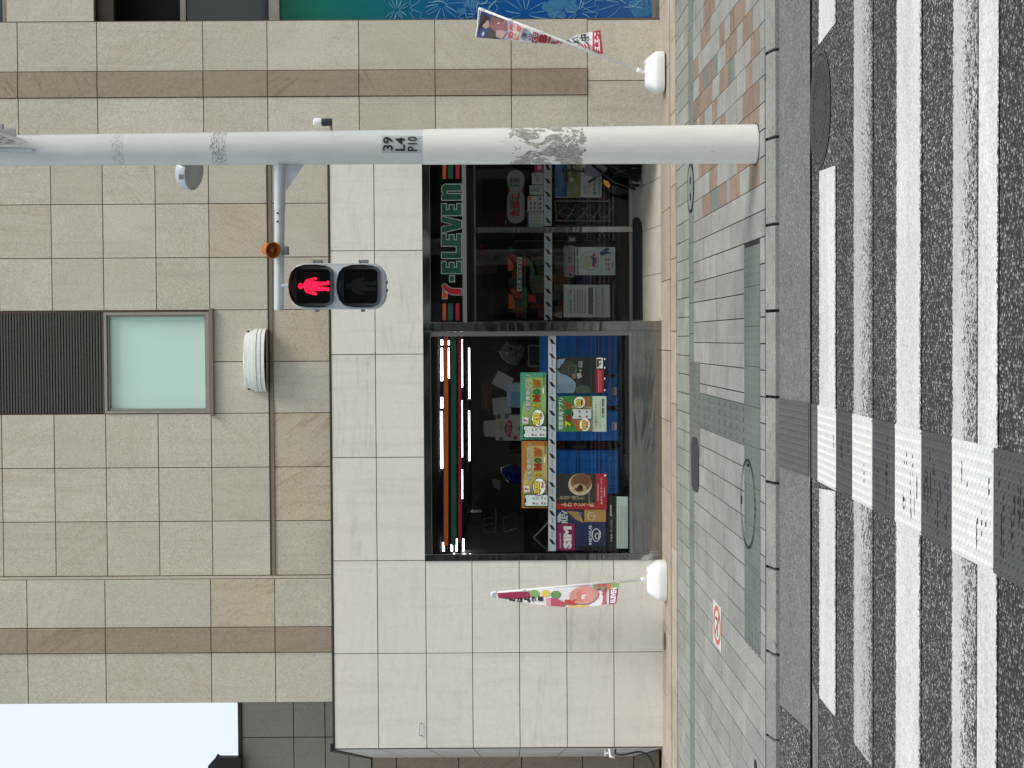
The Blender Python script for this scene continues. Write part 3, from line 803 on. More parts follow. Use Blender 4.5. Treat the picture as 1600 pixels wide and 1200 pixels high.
# --- dark slatted panel above it
mb = MB(); mb.box(fx0, fx1, YB+.0135, YB+.10, fz1+.004, TOPZ, 0)
z = fz1+.006; sp = 4.5/142.3
while z < TOPZ-.05:
    mb.prism([Vector((fx0, YB-.004, z)), Vector((fx0, YB-.004, z+sp*.50)), Vector((fx0, YB+.013, z+sp*.72)), Vector((fx0, YB+.013, z))], (fx1-fx0, 0, 0)); z += sp
mb.build('louvre', MAT['louvre'], B)
# --- recessed bay on the right with windows
YQ = YW+.40
zq = lambda v: Z_(v, 14, YQ)
XQ0, XQ1 = X_(33.5, 300, YP), X_(-330, 300, YQ)
def panel(z0, z1, mat, name, y=YQ, x0=None, x1=None, th=.1, parent=B):
    mb = MB(); mb.box(x0 if x0 is not None else XQ0, x1 if x1 is not None else XQ1, y, y+th, min(z0, z1), max(z0, z1)); return mb.build(name, mat, parent)
mb = MB(); tiles(mb, [XQ0+.005, XQ0+.95, XQ0+1.9, XQ1], [zq(162)+.002, zq(28)], YP+.004, dep=.3); mb.build('stone_cladding', MAT['stone_pil'], B)
backing('wall', XQ0, XQ1, zq(162)+.004, zq(28)-.002, YP+.03, .4, MAT['grout'])
panel(zq(188), zq(163), MAT['bronze_dark'], 'window_head', YP+.10)
panel(zq(281), zq(188.5), MAT['black'], 'dark_opening', YQ+.3)  # black panel stands in for the darkness inside the opening
wf = panel(zq(290), zq(281.5), MAT['frame_grey'], 'window')
panel(zq(420), zq(290.5), MAT['darkglass'], 'pane', YQ+.04, parent=wf)
panel(zq(437), zq(420.5), MAT['frame_grey'], 'transom', YQ-.03)
panel(zq(1018), zq(437.5), MAT['black'], 'wall', YQ+.06)
panel(Z_(1033), zq(1018.5), MAT['frame_grey'], 'wall_base', YQ-.02)
wf = panel(zq(17), zq(20.5), MAT['frame_grey'], 'window', YP+.12)
panel(zq(21), zq(27.5), MAT['bronze'], 'sill', YP+.06, parent=wf)
panel(zq(-160), zq(16.5), MAT['darkglass'], 'pane', YQ, parent=wf)
panel(TOPZ, zq(-161), MAT['stone_pil'], 'wall', YP+.02)
mb = MB(); mb.box(XQ1, XQ1+3, YP, YP+.5, -.1, TOPZ); mb.build('wall', MAT['stone_pil'], B)
# roof slab and far side of the block
mb = MB(); mb.box(X_(1098.5, 300, YP), XQ1+3, YP-.05, YW+15, TOPZ+.001, TOPZ+.5); mb.build('roof', MAT['stone_grey'], B)
mb = MB(); mb.box(X_(1098.5, 300, YP)+.01, X_(1098.5, 300, YP)+.15, YP+.36, YW+15, zt+.04, TOPZ); mb.build('wall', MAT['stone_pil'], B)
mb = MB(); mb.box(X_(1098.5, 300, YP)+.01, XQ1+2.99, YP+.62, YP+.64, zt+.04, TOPZ-.01); mb.build('wall', MAT['black'], B)

# ================================================================== rear building at the far left
G = thing('rear_building', 'grey tiled lower block with black eave behind the left corner', 'building', (PY(600, 1180, YR).x, YR, 0))
gx1 = PY(450, 1060, YR).x; gx0 = gx1-9
zg0, zg1 = PY(580, 1150, YR).z, PY(378, 1150, YR).z
gxs = [gx1]+[PY(450, v, YR).x for v in (1152, 1206)]; 
while gxs[-1] > gx0: gxs.append(gxs[-1]-.62)
gzs = [zg1, PY(459, 1150, YR).z, PY(508, 1150, YR).z, PY(545, 1150, YR).z, zg0]
mb = MB(); tiles(mb, gxs, gzs, YR, gap=.006); mb.build('grey_cladding', MAT['stone_grey'], G)
txs = [gx1]; 
while txs[-1] > gx0: txs.append(txs[-1]-1.7)
tzs = [PY(v, 1190, YR).z for v in (582, 620, 717, 815, 910, 990, 1030)]
mb = MB(); tiles(mb, txs, tzs, YR-.05, gap=.006, matf=lambda i, j, x, z: 0); mb.build('stone_cladding', MAT['stone_brown'], G)
mb = MB(); mb.box(gx0, gx1, YR+.0115, YR+6, -.2, zg1); mb.build('wall', MAT['grout_dark'], G)
mb = MB(); mb.box(gx0, gx1, YR-.03, YR+6.1, zg1+.001, zg1+.05); mb.build('coping', MAT['bronze_dark'], G)
mb = MB(); e = lambda x, y: PY(x, y, YR-.2)
mb.prism([e(376, 1184), e(342, 1184), e(338, 1181), e(336, 1185), e(325, 1197), e(325, 1290), e(376, 1290)], (0, .12, 0)); mb.build('eave', MAT['black_plastic'], G)

# cable, tap and wall hook by the left corner
pth = [PY(962, 1171, YF-.01), PY(962, 1178, YF-.06), PY(975, 1179, YF-.09), PY(995, 1175, YF-.1), PY(1008, 1177, YF-.12), PY(1018, 1188, YF-.15), PY(1023, 1204, YF-.2), PY(1030, 1225, YF-.25)]
def crv(p, k=6):
    out = []
    for i in range(len(p)-1):
        p0 = p[max(i-1, 0)]; p1 = p[i]; p2 = p[i+1]; p3 = p[min(i+2, len(p)-1)]
        for j in range(k):
            t = j/k; out.append(.5*((2*p1)+(p2-p0)*t+(2*p0-5*p1+4*p2-p3)*t*t+(3*p1-p0-3*p2+p3)*t**3))
    return out+[p[-1]]
mb = MB(); mb.tube(crv(pth), .011, 8); tag(mb.build('cable', MAT['black_plastic'], smooth=True), 'black cable curling out of the white wall corner', 'cable')
c = PY(953, 1177, YF-.03); t_ = thing('wall_tap', 'small white tap beside the black cable', 'tap', (c.x, c.y, c.z))
mb = MB(); mb.tube([c+Vector((.06, .1, 0)), c, c+Vector((-.03, -.02, 0)), c+Vector((-.04, -.02, -.05))], .014, 8); mb.build('spout', MAT['white_plastic'], t_, smooth=True)
mb = MB(); mb.tube([c+Vector((0, -.0, .02)), c+Vector((0, 0, .05))], .01, 8); mb.box(c.x-.03, c.x+.03, c.y-.01, c.y+.01, c.z+.05, c.z+.06); mb.build('handle', MAT['white_plastic'], t_)
mb = MB(); a = PY(655, 1130, YF); b = PY(655, 1149, YF)
mb.tube([a+Vector((0, -.0, -.03)), a+Vector((0, -.03, -.0)), b+Vector((0, -.03, 0)), b+Vector((0, 0, -.03))], .006, 8)
tag(mb.build('wall_hook', MAT['galv'], smooth=True), 'small metal loop fixed high on the white tiles near the left corner', 'hook')

# vent hood
a, b = PY(396, 612, YB), PY(396, 514, YB)
cx = (a.x+b.x)/2; hw = (b.x-a.x)/2; zt_, zb_ = PY(376, 563, YB-.2).z, PY(417, 563, YB).z
V = thing('vent_hood', 'curved off-white louvred vent hood on the beige wall left of the signal', 'vent', (cx, YB, zb_))
ns = 5; H = (zt_-zb_)
for k in range(ns):
    mb = MB(); z0 = zb_+.0+H*.9*k/ns; z1 = z0+H*.9/ns*1.02
    prof = [(0.0, z0), (.018, z0-.002), (.012, z1-.006), (0, z1)]
    n = 20; top = (k == ns-1)
    R_ = lambda t, off: Vector((cx+(hw-.012+off)*math.copysign(abs(math.cos(t))**.88, math.cos(t)), YB-.006-(.19+off)*abs(math.sin(t))**.9, 0))
    sh = 1-.035*(k-1)**2*.3 if k > 1 else 1
    rings = []
    for i in range(n+1):
        t = math.pi*i/n; rings.append([Vector((0, 0, zz))+R_(t, o_*1.0-(.02*(k-2) if k > 2 else 0)) for o_, zz in prof])
    for i in range(n):
        for j in range(3):
            mb.poly([rings[i][j], rings[i+1][j], rings[i+1][j+1], rings[i][j+1]])
    if top:
        ap_ = Vector((cx, YB-.01, z1+.035))
        for i in range(n): mb.poly([rings[i][3], rings[i+1][3], ap_])
    smooth_angle(mb.build('slat', MAT['white_dirty'], V), 30)
mb = MB(); mb.box(a.x+.02, b.x-.02, YB-.004, YB-.001, zb_+.01, zt_-.04); mb.build('mesh_backing', MAT['black'], V)

# ================================================================== shop front (parts of the building)
YD = 18.3                                   # door line, set back in the bay
XM0, XM1 = X_(518, 800), X_(503, 800)       # mullion
Zk = Z_(983, 690)
mb = MB()
mb.box(OX0, OX0+.075, YF-.012, YF+.10, .0, OZ)
mb.box(OX0+.0755, XM0, YF-.010, YF+.048, OZ-.085, OZ)
mb.box(XM0+.0005, XM1, YF-.014, YF+.12, .0, OZ)
mb.box(XM1+.0005, OX1, YF-.010, YF+.10, OZ-.088, OZ)
mb.box(OX0+.0755, XM0, YF-.006, YF+.10, .0, Zk-.03)
mb.build('shopfront_frame', MAT['chrome'], B, bevel=.004)
mb = MB(); mb.box(OX0+.0755, XM0-.0005, YF-.014, YF+.10, Zk-.0295, Zk); 
mb.box(XM0-.05, XM0-.0005, YF+.03, YF+.08, Zk, OZ-.0855); mb.build('sill', MAT['brushed'], B)
mb = MB(); mb.box(OX0+.01, XM0, YF-.008, YF+.05, -.02, .012); mb.build('plinth', MAT['bronze_dark'], B)
YG = YF+.05
mb = MB(); mb.box(OX0+.0755, XM0-.0505, YG, YG+.008, Zk+.0005, OZ-.0855)
shopwin = mb.build('shop_window', MAT['glass'], B)
# transom over the door bay
ZS = Z_(729, 400, YF+.05)                   # soffit
mb = MB(); mb.box(XM1+.0005, OX1, YG, YG+.008, ZS+.045, OZ-.0885); transom = mb.build('transom_window', MAT['glass'], B)
mb = MB(); mb.box(XM1+.0005, OX1, YF+.02, YF+.09, ZS, ZS+.0445); mb.build('transom_rail', MAT['brushed'], B)
mb = MB(); mb.box(XM1+.0005, OX1, YF+.0905, YD, ZS+.002, ZS+.03); mb.build('soffit', MAT['tin'], B)
# bay walls
mb = MB(); mb.box(XM1-.09, XM1-.001, YF+.121, YD+.05, .0, ZS); mb.build('bay_wall', MAT['chrome'], B)
mb = MB(); mb.box(OX1-.02, OX1+.06, YF+.101, YD+.05, .0, ZS); mb.build('bay_wall', MAT['chrome'], B)
# ramp floor
ZR1 = Z_(989, 400, YD); kr = (ZR1-.035)/(YD-YW)
def zrmp(Y): return .035+kr*(Y-YW)
mb = MB(); xs_ = [XM1+.001, X_(471, 1015, 17.2), X_(439, 1015), X_(372, 1015), X_(305, 1015), OX1]
xs_ = [XM1+.001, XM1+.52, XM1+1.04, XM1+1.56, OX1-.021]
ys_ = [YF-.02, YF+.52, YF+1.0, YD]
for i in range(4):
    for j in range(3):
        g = .003
        p = [(xs_[i]+g, ys_[j]+g), (xs_[i+1]-g, ys_[j]+g), (xs_[i+1]-g, ys_[j+1]-g), (xs_[i]+g, ys_[j+1]-g)]
        mb.prism([Vector((a, b, zrmp(b)-.02)) for a, b in p], (0, 0, .02), 0, random.random())
mb.build('entrance_ramp', MAT['tan_light'], B)
mb = MB(); mb.prism([Vector((XM1, YF-.015, -.02)), Vector((XM1, YF-.015, zrmp(YF)-.006)), Vector((XM1, YD+.3, zrmp(YD+.3)-.006)), Vector((XM1, YD+.3, -.02))], (OX1-XM1, 0, 0)); mb.build('ramp_base', MAT['grout'], B)
# doors
ZH0, ZH1 = Z_(741, 430, YD), ZS+.002
def XD(y, x=870): return PY(x, y, YD).x
mb = MB(); mb.box(XM1, OX1-.021, YD-.03, YD+.06, ZH0, ZH1-.001); mb.build('door_header', MAT['bronze_dark'], B)
xd = XD(359); ZB_ = zrmp(YD)+.045
mb = MB(); mb.box(xd-.035, xd+.028, YD-.05, YD+.05, ZB_-.04, ZH0-.001); mb.build('door_post', MAT['chrome'], B)
d1 = MB(); d1.box(XM1+.03, xd-.036, YD, YD+.008, ZB_+.001, ZH0-.02); door1 = d1.build('shop_door', MAT['glass'], B)
d2 = MB(); d2.box(xd+.029, OX1-.05, YD, YD+.008, ZB_+.001, ZH0-.02); door2 = d2.build('shop_door', MAT['glass'], B)
for dd, a, b in ((door1, XM1+.001, xd-.0365), (door2, xd+.0285, OX1-.022)):
    m_ = MB(); m_.box(a, b, YD-.02, YD+.03, ZB_-.044, ZB_); m_.build('bottom_rail', MAT['brushed'], dd)
    m_ = MB(); m_.box(a, b, YD-.012, YD+.02, ZH0-.0195, ZH0-.001); m_.build('top_rail', MAT['brushed'], dd)
# door mat
ym0 = 17.72
mb = MB(); x0, x1 = XM1+.03, PY(998, 338, 17.9).x
pts = [(x0, ym0), (x1-.18, ym0)] + [(x1-.18+.18*math.sin(t*math.pi/16), ym0+.35-.35*math.cos(t*math.pi/16)) for t in range(1, 9)] + [(x1, YD-.06), (x0, YD-.06)]
mb.prism([Vector((a, b, zrmp(b)+.002)) for a, b in pts], (0, 0, .012))
tag(mb.build('door_mat', flat('rubber_mat', (44, 46, 48), .85, scale=60, vary=.2)), 'dark rubber door mat in front of the shop doors', 'door mat')

# ---- interior shell
IX0, IX1, IY1, IZ = -3.75, 3.1, 34.0, 2.56
mb = MB()
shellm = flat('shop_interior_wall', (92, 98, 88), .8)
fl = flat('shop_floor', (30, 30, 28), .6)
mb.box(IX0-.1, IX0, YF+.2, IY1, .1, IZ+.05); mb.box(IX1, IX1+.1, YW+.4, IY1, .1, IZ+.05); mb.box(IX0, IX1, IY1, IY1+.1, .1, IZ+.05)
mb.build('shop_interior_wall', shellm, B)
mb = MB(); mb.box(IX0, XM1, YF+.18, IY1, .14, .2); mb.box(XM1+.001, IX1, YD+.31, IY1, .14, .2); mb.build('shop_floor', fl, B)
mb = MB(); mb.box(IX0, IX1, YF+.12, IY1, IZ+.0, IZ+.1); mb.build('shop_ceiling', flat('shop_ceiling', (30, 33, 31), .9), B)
# ---- ceiling lights, and glowing strips for their reflections by the left jamb
tubem = N('lamp_tube'); tubem.set(col=(1, 1, 1), em=(1, .99, .95), es=10.0); tubem = tubem.m
rows = [(690.5, 19.3, [(531, 539), (544, 595), (621, 638), (643, 732)]), (701, 21.3, [(532, 539), (544, 591)]),
        (711.5, 23.9, [(531, 539), (544, 588), (610, 638), (643, 706), (728, 734), (740, 762)]),
        (722, 27.1, [(531, 605), (626, 714), (734, 766), (767.5, 779)]), (733.5, 31.6, [(544, 623), (642, 720)]),
        (693, 19.3, [(848, 861)]), (706, 21.3, [(851, 861)]), (713.5, 23.9, [(842, 861)]), (724, 27.1, [(842, 861)]), (735.5, 31.6, [(842, 861)])]  # these rows are reflections of the lights, added as glowing strips
words = ['first', 'second', 'third', 'fourth', 'fifth', 'sixth']
rn = ['nearest', 'second', 'third', 'fourth', 'farthest']
for ri, (px, Y, segs) in enumerate(rows):
    for si, (a, b) in enumerate(segs):
        p, q = PY(px, b, Y), PY(px, a, Y)
        side = 'by the left jamb' if ri >= 5 else 'counted from the door side'
        lab = f'white strip light in the {rn[ri % 5]} ceiling row, {words[si]} {side}' if ri < 5 else f'short glowing strip imitating the reflection of the {rn[ri % 5]} ceiling row by the left jamb'
        t = thing('ceiling_light_or_reflection', lab, 'light', ((p.x+q.x)/2, Y, p.z), 'strip lights on the shop ceiling')
        m_ = MB(); m_.box(p.x, q.x, Y-.016, Y+.016, p.z-.012, p.z+.013); m_.build('tube', tubem, t)
        m_ = MB(); m_.box(p.x, q.x, Y-.03, Y+.03, p.z+.0135, max(IZ, p.z+.02)); m_.build('housing', MAT['tin'], t)

# ---- things printed or stuck on flat planes, measured at their own plane
class Flat:
    def __init__(s, Y, parent=None, step=.0016):
        s.Y = Y; s.parent = parent; s.k = 0; s.step = step
    def pt(s, x, y, lift=0): 
        p = PY(x, y, s.Y); p.y -= lift
        return p
    def lift(s): s.k += 1; return s.k*s.step
    def shape(s, pts, col, name='picture', th=0.0):
        mb = MB(); l = s.lift()
        P = [s.pt(x, y, l) for x, y in pts]
        for p in P: p.y = s.Y-l
        mb.poly(P); return mb.build(name, ink(col) if isinstance(col, tuple) else col, s.parent)
    def shapes(s, lst, col, name='picture'):
        mb = MB(); l = s.lift()
        for pts in lst: mb.poly([s.pt(x, y, l) for x, y in pts])
        return mb.build(name, ink(col) if isinstance(col, tuple) else col, s.parent)
    def rect(s, x0, y0, x1, y1, col, name='picture'): return s.shape([(x0, y0), (x1, y0), (x1, y1), (x0, y1)], col, name)
    def ell(s, cx, cy, rx, ry, col, name='picture', n=28, spiky=0):
        pts = []
        for i in range(n):
            a = 2*math.pi*i/n; k = 1+(spiky if i % 2 else 0); pts.append((cx+math.cos(a)*rx*k, cy+math.sin(a)*ry*k))
        return s.shape(pts, col, name)
    def ring(s, cx, cy, rx, ry, w_, col, name='picture', n=36):
        mb = MB(); l = s.lift()
        for i in range(n):
            a, b = 2*math.pi*i/n, 2*math.pi*(i+1)/n
            mb.poly([s.pt(cx+math.cos(t)*(rx-o), cy+math.sin(t)*(ry-o), l) for t, o in ((a, 0), (b, 0), (b, w_), (a, w_))])
        return mb.build(name, ink(col), s.parent)
    def text(s, txt, x0, x1, yl, yr, col, bold=.015, name='lettering', outline=None, ow=.5):
        vs, fs = textmesh(txt, bold)
        if outline:
            vs2, fs2 = textmesh(txt, bold); l = s.lift(); mb = MB()
            for q, (dx, dy) in enumerate(((ow, 0), (-ow, 0), (0, ow), (0, -ow), (ow*.7, ow*.7), (-ow*.7, ow*.7), (ow*.7, -ow*.7), (-ow*.7, -ow*.7))):
                mb.mesh([s.pt(x1+dx-(x1-x0)*v, yl+dy+(yr-yl)*u, l+q*.00012) for u, v in vs2], fs2); mb.build(name, ink(outline), s.parent)
        l = s.lift(); mb = MB()
        mb.mesh([s.pt(x1+(x0-x1)*v, yl+(yr-yl)*u, l) for u, v in vs], fs)
        return mb.build(name, ink(col), s.parent)
    def lines(s, x0, x1, yl, yr, n, col, frac=.35, name='lettering', vertical=False):
        mb = MB(); l = s.lift()
        if not vertical:
            for i in range(n):
                a = x0+(x1-x0)*(i+.5)/n; h = (x1-x0)/n*frac/2
                y = yl
                while y > yr:
                    e = max(yr, y-random.uniform(1.2, 5)); mb.poly([s.pt(a-h, y, l), s.pt(a+h, y, l), s.pt(a+h, e, l), s.pt(a-h, e, l)]); y = e-random.uniform(.4, .9)
        return mb.build(name, ink(col), s.parent)
def poster(label, x0, y0, x1, y1, Y, base, cat='poster', name='poster', group=None, pts=None):
    c_ = PY((x0+x1)/2, (y0+y1)/2, Y)
    t = thing(name, label, cat, (c_.x, Y, c_.z), group)
    mb = MB(); P = pts or [(x0, y0), (x1, y0), (x1, y1), (x0, y1)]
    V_ = [PY(a, b, Y) for a, b in P]
    mb.prism([v+Vector((0, .0025, 0)) for v in V_], (0, -.0025, 0)); mb.build('sheet', ink(base), t)
    return Flat(Y, t), t
YI = YG+.026                                # just inside the window pane
YDI = YD+.022                               # just inside the door pane

# decals that belong to the panes
f = Flat(YG+.020, shopwin)
f.rect(693.3, 524, 700.3, 853, (190, 84, 30), 'orange_stripe'); f.rect(705, 526, 713, 852, (0, 72, 58), 'green_stripe'); f.rect(716, 524, 721.5, 846, (126, 18, 34), 'red_stripe')
def tape(f, x0, x1, yl, yr, first, n, sp):
    f.rect(x0, yl, x1, yr, (206, 212, 222), 'safety_tape')
    m = (x0+x1)/2; w_ = (x1-x0)
    f.shapes([[(m-w_*.42, first+i*sp-4.2), (m+w_*.04, first+i*sp-2.8), (m+w_*.44, first+i*sp+5.2), (m-w_*.04, first+i*sp+3.8)] for i in range(n)], (52, 40, 36), 'safety_tape')
    f.shapes([[(m-.5, first+i*sp+sp*.3), (m+.5, first+i*sp+sp*.3), (m+.5, first+i*sp+sp*.72), (m-.5, first+i*sp+sp*.72)] for i in range(n-1)], (140, 146, 156), 'safety_tape')
tape(f, 856.6, 868.6, 861, 519.5, 533.3, 15, 22.33)
f = Flat(YD+.018, door1); tape(f, 850.4, 862.6, 500, 364, 372.5, 7, 20.5)
f = Flat(YD+.018, door2); tape(f, 850, 862, 353, 236, 241.5, 6, 20.5)
# transom letters
T = Flat(YG+.022, transom, .0012)
for a, b in ((286-58, 279.5), (474, 500.5)):
    T.rect(691.5, a, 697.0, b, (200, 86, 26), 'orange_stripe'); T.rect(700, a, 708, b, (0, 74, 54), 'green_stripe'); T.rect(712, a, 718, b, (158, 24, 40), 'red_stripe')
x0, x1 = 690.4, 720.6
def Eg(t, b): h = b-t; return [(x0, b), (x0, t), (x0+6.5, t), (x0+6.5, b-8.5), (x0+12, b-8.5), (x0+12, t+1.5), (x0+18.5, t+1.5), (x0+18.5, b-8.5), (x1-6.5, b-8.5), (x1-6.5, t), (x1, t), (x1, b)]
shapesG = [Eg(409, 427), [(x0, 403.5), (x0, 395), (x0+23, 395), (x0+23, 385.5), (x1, 385.5), (x1, 403.5)], Eg(366, 384),
    [(x0, 363.5), (x0, 355), (x0+17, 350.5), (x0, 346), (x0, 338.5), (x1, 345.5), (x1, 356.5)], Eg(319, 336.5),
    [(x1, 312.5), (x0+.5, 312.5), (x0+.5, 305), (x0+3, 303), (x0, 299), (x0+.5, 292), (x0+5, 288.5), (x1, 288.5), (x1, 298), (x0+9, 298), (x0+7, 300.5), (x0+9, 303), (x1, 303)],
    [(703, 440), (703, 431.5), (709.5, 431.5), (709.5, 440)]]
def grow(pts, d):
    n = len(pts); out = []
    A = sum(pts[i][0]*pts[(i+1) % n][1]-pts[(i+1) % n][0]*pts[i][1] for i in range(n)); sg = 1 if A > 0 else -1
    for i in range(n):
        p0, p1, p2 = Vector(pts[i-1]), Vector(pts[i]), Vector(pts[(i+1) % n])
        e1 = (p1-p0).normalized(); e2 = (p2-p1).normalized()
        n1 = Vector((e1.y, -e1.x))*sg; n2 = Vector((e2.y, -e2.x))*sg
        m = n1+n2; k = 1+n1.dot(n2)
        q = p1+m*(d/max(k, .35)); out.append((q.x, q.y))
    return out
seven_r = [(691, 447), (693, 444), (697, 444.5), (700, 448), (706, 451), (713, 451.5), (721, 451.5), (721, 460.5), (713, 460.5), (706, 460), (700, 457), (695, 453)]
seven_o = [(691.5, 449), (694.5, 455.5), (698.5, 459), (698.3, 466.5), (691.5, 466.5)]
T.shapes([grow(p, 1.3) for p in shapesG]+[grow(seven_r, 1.2), grow(seven_o, 1.2)], (158, 168, 162), 'lettering')
T.shapes(shapesG, (4, 70, 46), 'lettering'); T.shape(seven_r, (158, 16, 28), 'lettering'); T.shape(seven_o, (206, 80, 24), 'lettering')
# big emblem on the door leaf
f = Flat(YD+.017, door1, .0012)
f.shapes([[(818, 401), (826, 404), (833, 412), (836, 424), (834, 434), (829, 438), (829, 424), (824, 412), (816, 404)], [(816, 449), (823, 449), (824, 480), (818, 482), (815, 470)], [(794, 386), (800, 385), (803, 391), (797, 394)]], (18, 100, 52), 'emblem')
f.shapes([[(794, 398), (800, 396), (806, 401), (808, 404), (808, 411.5), (801, 407)], [(815.5, 404), (820, 405), (825, 411), (825, 416.5), (816, 415)], [(795, 450), (804, 449.5), (810, 454), (815, 460), (815, 468), (808, 466), (800, 459)], [(825, 461), (836, 461), (837.5, 472), (825.5, 472)]], (158, 26, 26), 'emblem')
f.shapes([[(794, 400), (801, 411), (803, 420), (802, 423), (793.5, 423)], [(795, 457), (803, 465), (804.5, 479), (803, 482), (794.5, 483)]], (208, 90, 24), 'emblem')
f.rect(808.2, 402, 815, 455, (216, 220, 210), 'emblem'); f.text('ELEVEN', 809.3, 813.9, 452, 405, (18, 100, 52), .03)

# ---------------------------------------------------------------- window posters
def now_banner(label, ox, oy, cb, ci, amount, sub, suffix):
    f, t = poster(label, 813+ox, 582+oy, 853.5+ox, 687+oy, YI, cb)
    f.shape([(x+ox, y+oy) for x, y in ((820, 590), (852.5, 590), (852.5, 684), (818, 684), (815, 650), (817, 635), (822, 622))], ci)
    f.text('宅配専用アプリ', 821+ox, 829.5+ox, 643+oy, 586+oy, (246, 248, 242), .016, outline=(40, 60, 40), ow=.5)
    for ch, a, b, c_ in (('7', 637, 629.5, (222, 196, 40)), ('N', 627.5, 617.5, (190, 42, 34)), ('O', 616, 608.5, (30, 130, 64)), ('W', 606.5, 592, (206, 104, 34))):
        f.text(ch, 832.5+ox, 844+ox, a+oy, b+oy, c_, .07, outline=(70, 50, 30), ow=.3)
    f.rect(816.5+ox, 652+oy, 825.5+ox, 661.5+oy, (228, 230, 226)); f.text('7', 818+ox, 824+ox, 659.5+oy, 654+oy, (176, 60, 40), .05)
    f.rect(817.3+ox, 664.5+oy, 853+ox, 684.5+oy, (34, 62, 50)); 
    f.shape([(x+ox, y+oy) for x, y in ((820, 666), (853.2, 666), (853.2, 683), (820, 683), (818.4, 681), (818.4, 668))], (222, 232, 230))
    f.rect(818.3+ox, 671+oy, 820+ox, 678+oy, (30, 36, 36))
    f.shapes([[(x+ox, y+oy), (x+3+ox, y+oy), (x+3+ox, y+3.2+oy), (x+ox, y+3.2+oy)] for x, y in ((830.5, 677.5), (843.5, 677.5))], (150, 84, 62))
    f.shapes([[(x+ox, y+oy), (x+2.2+ox, y+oy), (x+2.2+ox, y+3+oy), (x+ox, y+3+oy)] for x, y in ((830.5, 670), (836, 670), (843.5, 669), (848.5, 670), (848, 678), (836, 678))], (120, 130, 128))
    f.ell(840.5+ox, 653+oy, 10.3, 13.5, (40, 54, 36), spiky=.08); f.ell(840.5+ox, 653+oy, 9.3, 12.4, (232, 236, 226), spiky=.08)
    f.text(amount, 832.5+ox, 842.5+ox, 663.5+oy, 645+oy, (232, 212, 60), .04, outline=(24, 24, 20), ow=.8)
    f.text(suffix, 843.5+ox, 847.5+ox, 655+oy, 645+oy, (150, 40, 34), .05)
    f.text(sub, 834+ox, 837.5+ox, 668+oy, 663.5+oy, (168, 40, 40), .03)
    f.rect(849+ox, 584+oy, 850.6+ox, 602+oy, (44, 50, 44)); f.rect(847.6+ox, 606+oy, 849.4+ox, 615+oy, (226, 230, 210))
now_banner('green delivery app poster with yellow 20 above the safety tape', 0, 0, (84, 176, 140), (176, 208, 124), '20', '最大', '%OFF')
now_banner('orange delivery app poster with 3,000 above the safety tape', 2, 107, (204, 132, 58), (222, 198, 122), '3,000', '円', '円OFF')
f, t = poster('green and cream delivery app poster below the safety tape', 870, 619, 947.5, 674.5, YI, (76, 148, 72))
f.rect(925.8, 619, 947.5, 674.5, (222, 238, 218))
f.shapes([[(908, 620.5), (921, 620.5), (922, 635), (911, 633)], [(894, 656), (903, 655), (912, 672.5), (902, 673.5)]], (206, 112, 62)); f.shapes([[(893, 634), (908, 632), (925, 636), (925, 673), (914, 673), (904, 658), (893, 656)]], (198, 172, 124))
f.text('宅配専用アプリ', 872.6, 880.5, 671.5, 622, (250, 252, 246), .016)
for ch, a, b, c_ in (('7', 666.5, 657, (236, 216, 30)), ('N', 657, 649, (176, 36, 30)), ('O', 647.5, 641, (20, 112, 52)), ('W', 640, 627.5, (200, 76, 36))):
    f.text(ch, 883, 892, a, b, c_, .07)
f.rect(893.5, 638.3, 923.5, 655.3, (60, 70, 60)); f.rect(894.5, 639.3, 923.6, 654.3, (232, 236, 236)); f.rect(893.8, 643, 895.8, 650, (24, 24, 24))
f.shapes([[(x, y), (x+2.6, y), (x+2.6, y+3), (x, y+3)] for x, y in ((904, 641.5), (904, 649), (915.5, 642), (915.5, 649))], (150, 80, 66))
f.ell(905.5, 628.5, 8.3, 8.5, (236, 238, 226), spiky=.08); f.text('20', 900, 907.5, 635, 624, (236, 210, 30), .04, outline=(40, 34, 14), ow=.7); f.rect(908, 624, 910.2, 633, (132, 40, 28))
f.ell(913.5, 663.5, 7.6, 9.5, (236, 238, 226), spiky=.08); f.text('1000', 909, 915, 671, 656, (226, 200, 30), .03, outline=(60, 40, 14), ow=.6); f.rect(916, 658, 918, 669, (150, 50, 28))
f.text('7 お店価格デリバリー', 929, 933.5, 669, 627, (120, 70, 60), .02); f.rect(940.4, 623, 943, 635, (44, 70, 54)); f.rect(940.4, 637, 943, 646.5, (44, 60, 50)); f.rect(940.4, 648, 943, 653, (44, 130, 80)); f.lines(935, 939, 669, 626, 2, (130, 140, 130), .3)

f, t = poster('dark poster with pale blue shape and red label strip', 868.5, 558, 947.5, 615, YI, (40, 46, 42))
f.shapes([[(870, 562), (884, 560), (877, 572), (872, 576), (870, 574)], [(869.5, 577), (877, 584), (884, 586), (893, 591), (899, 598), (900, 606), (896, 614), (869.5, 614.4)]], (134, 158, 176)); f.shape([(872, 600), (896, 600), (898, 607), (890, 613.8), (872, 614)], (116, 144, 164))
f.shape([(876, 570), (890, 562), (902, 570), (902, 584), (888, 588), (878, 582)], (62, 70, 58)); f.shape([(898, 606), (908, 601), (920, 604), (924, 614), (900, 614)], (74, 86, 70))
f.ring(894, 578, 6.5, 8, .9, (104, 112, 102)); f.ell(897, 588, 3.4, 3.8, (138, 112, 86)); f.shape([(901, 584), (907, 582), (909, 589), (903, 592)], (182, 182, 172)); f.shape([(909, 581), (913, 582), (912, 587)], (120, 34, 44))
f.text('月\nの\n夜', 904, 910, 575, 563, (190, 196, 190), .01); f.lines(903, 911, 580, 577.5, 1, (180, 186, 180), .4)
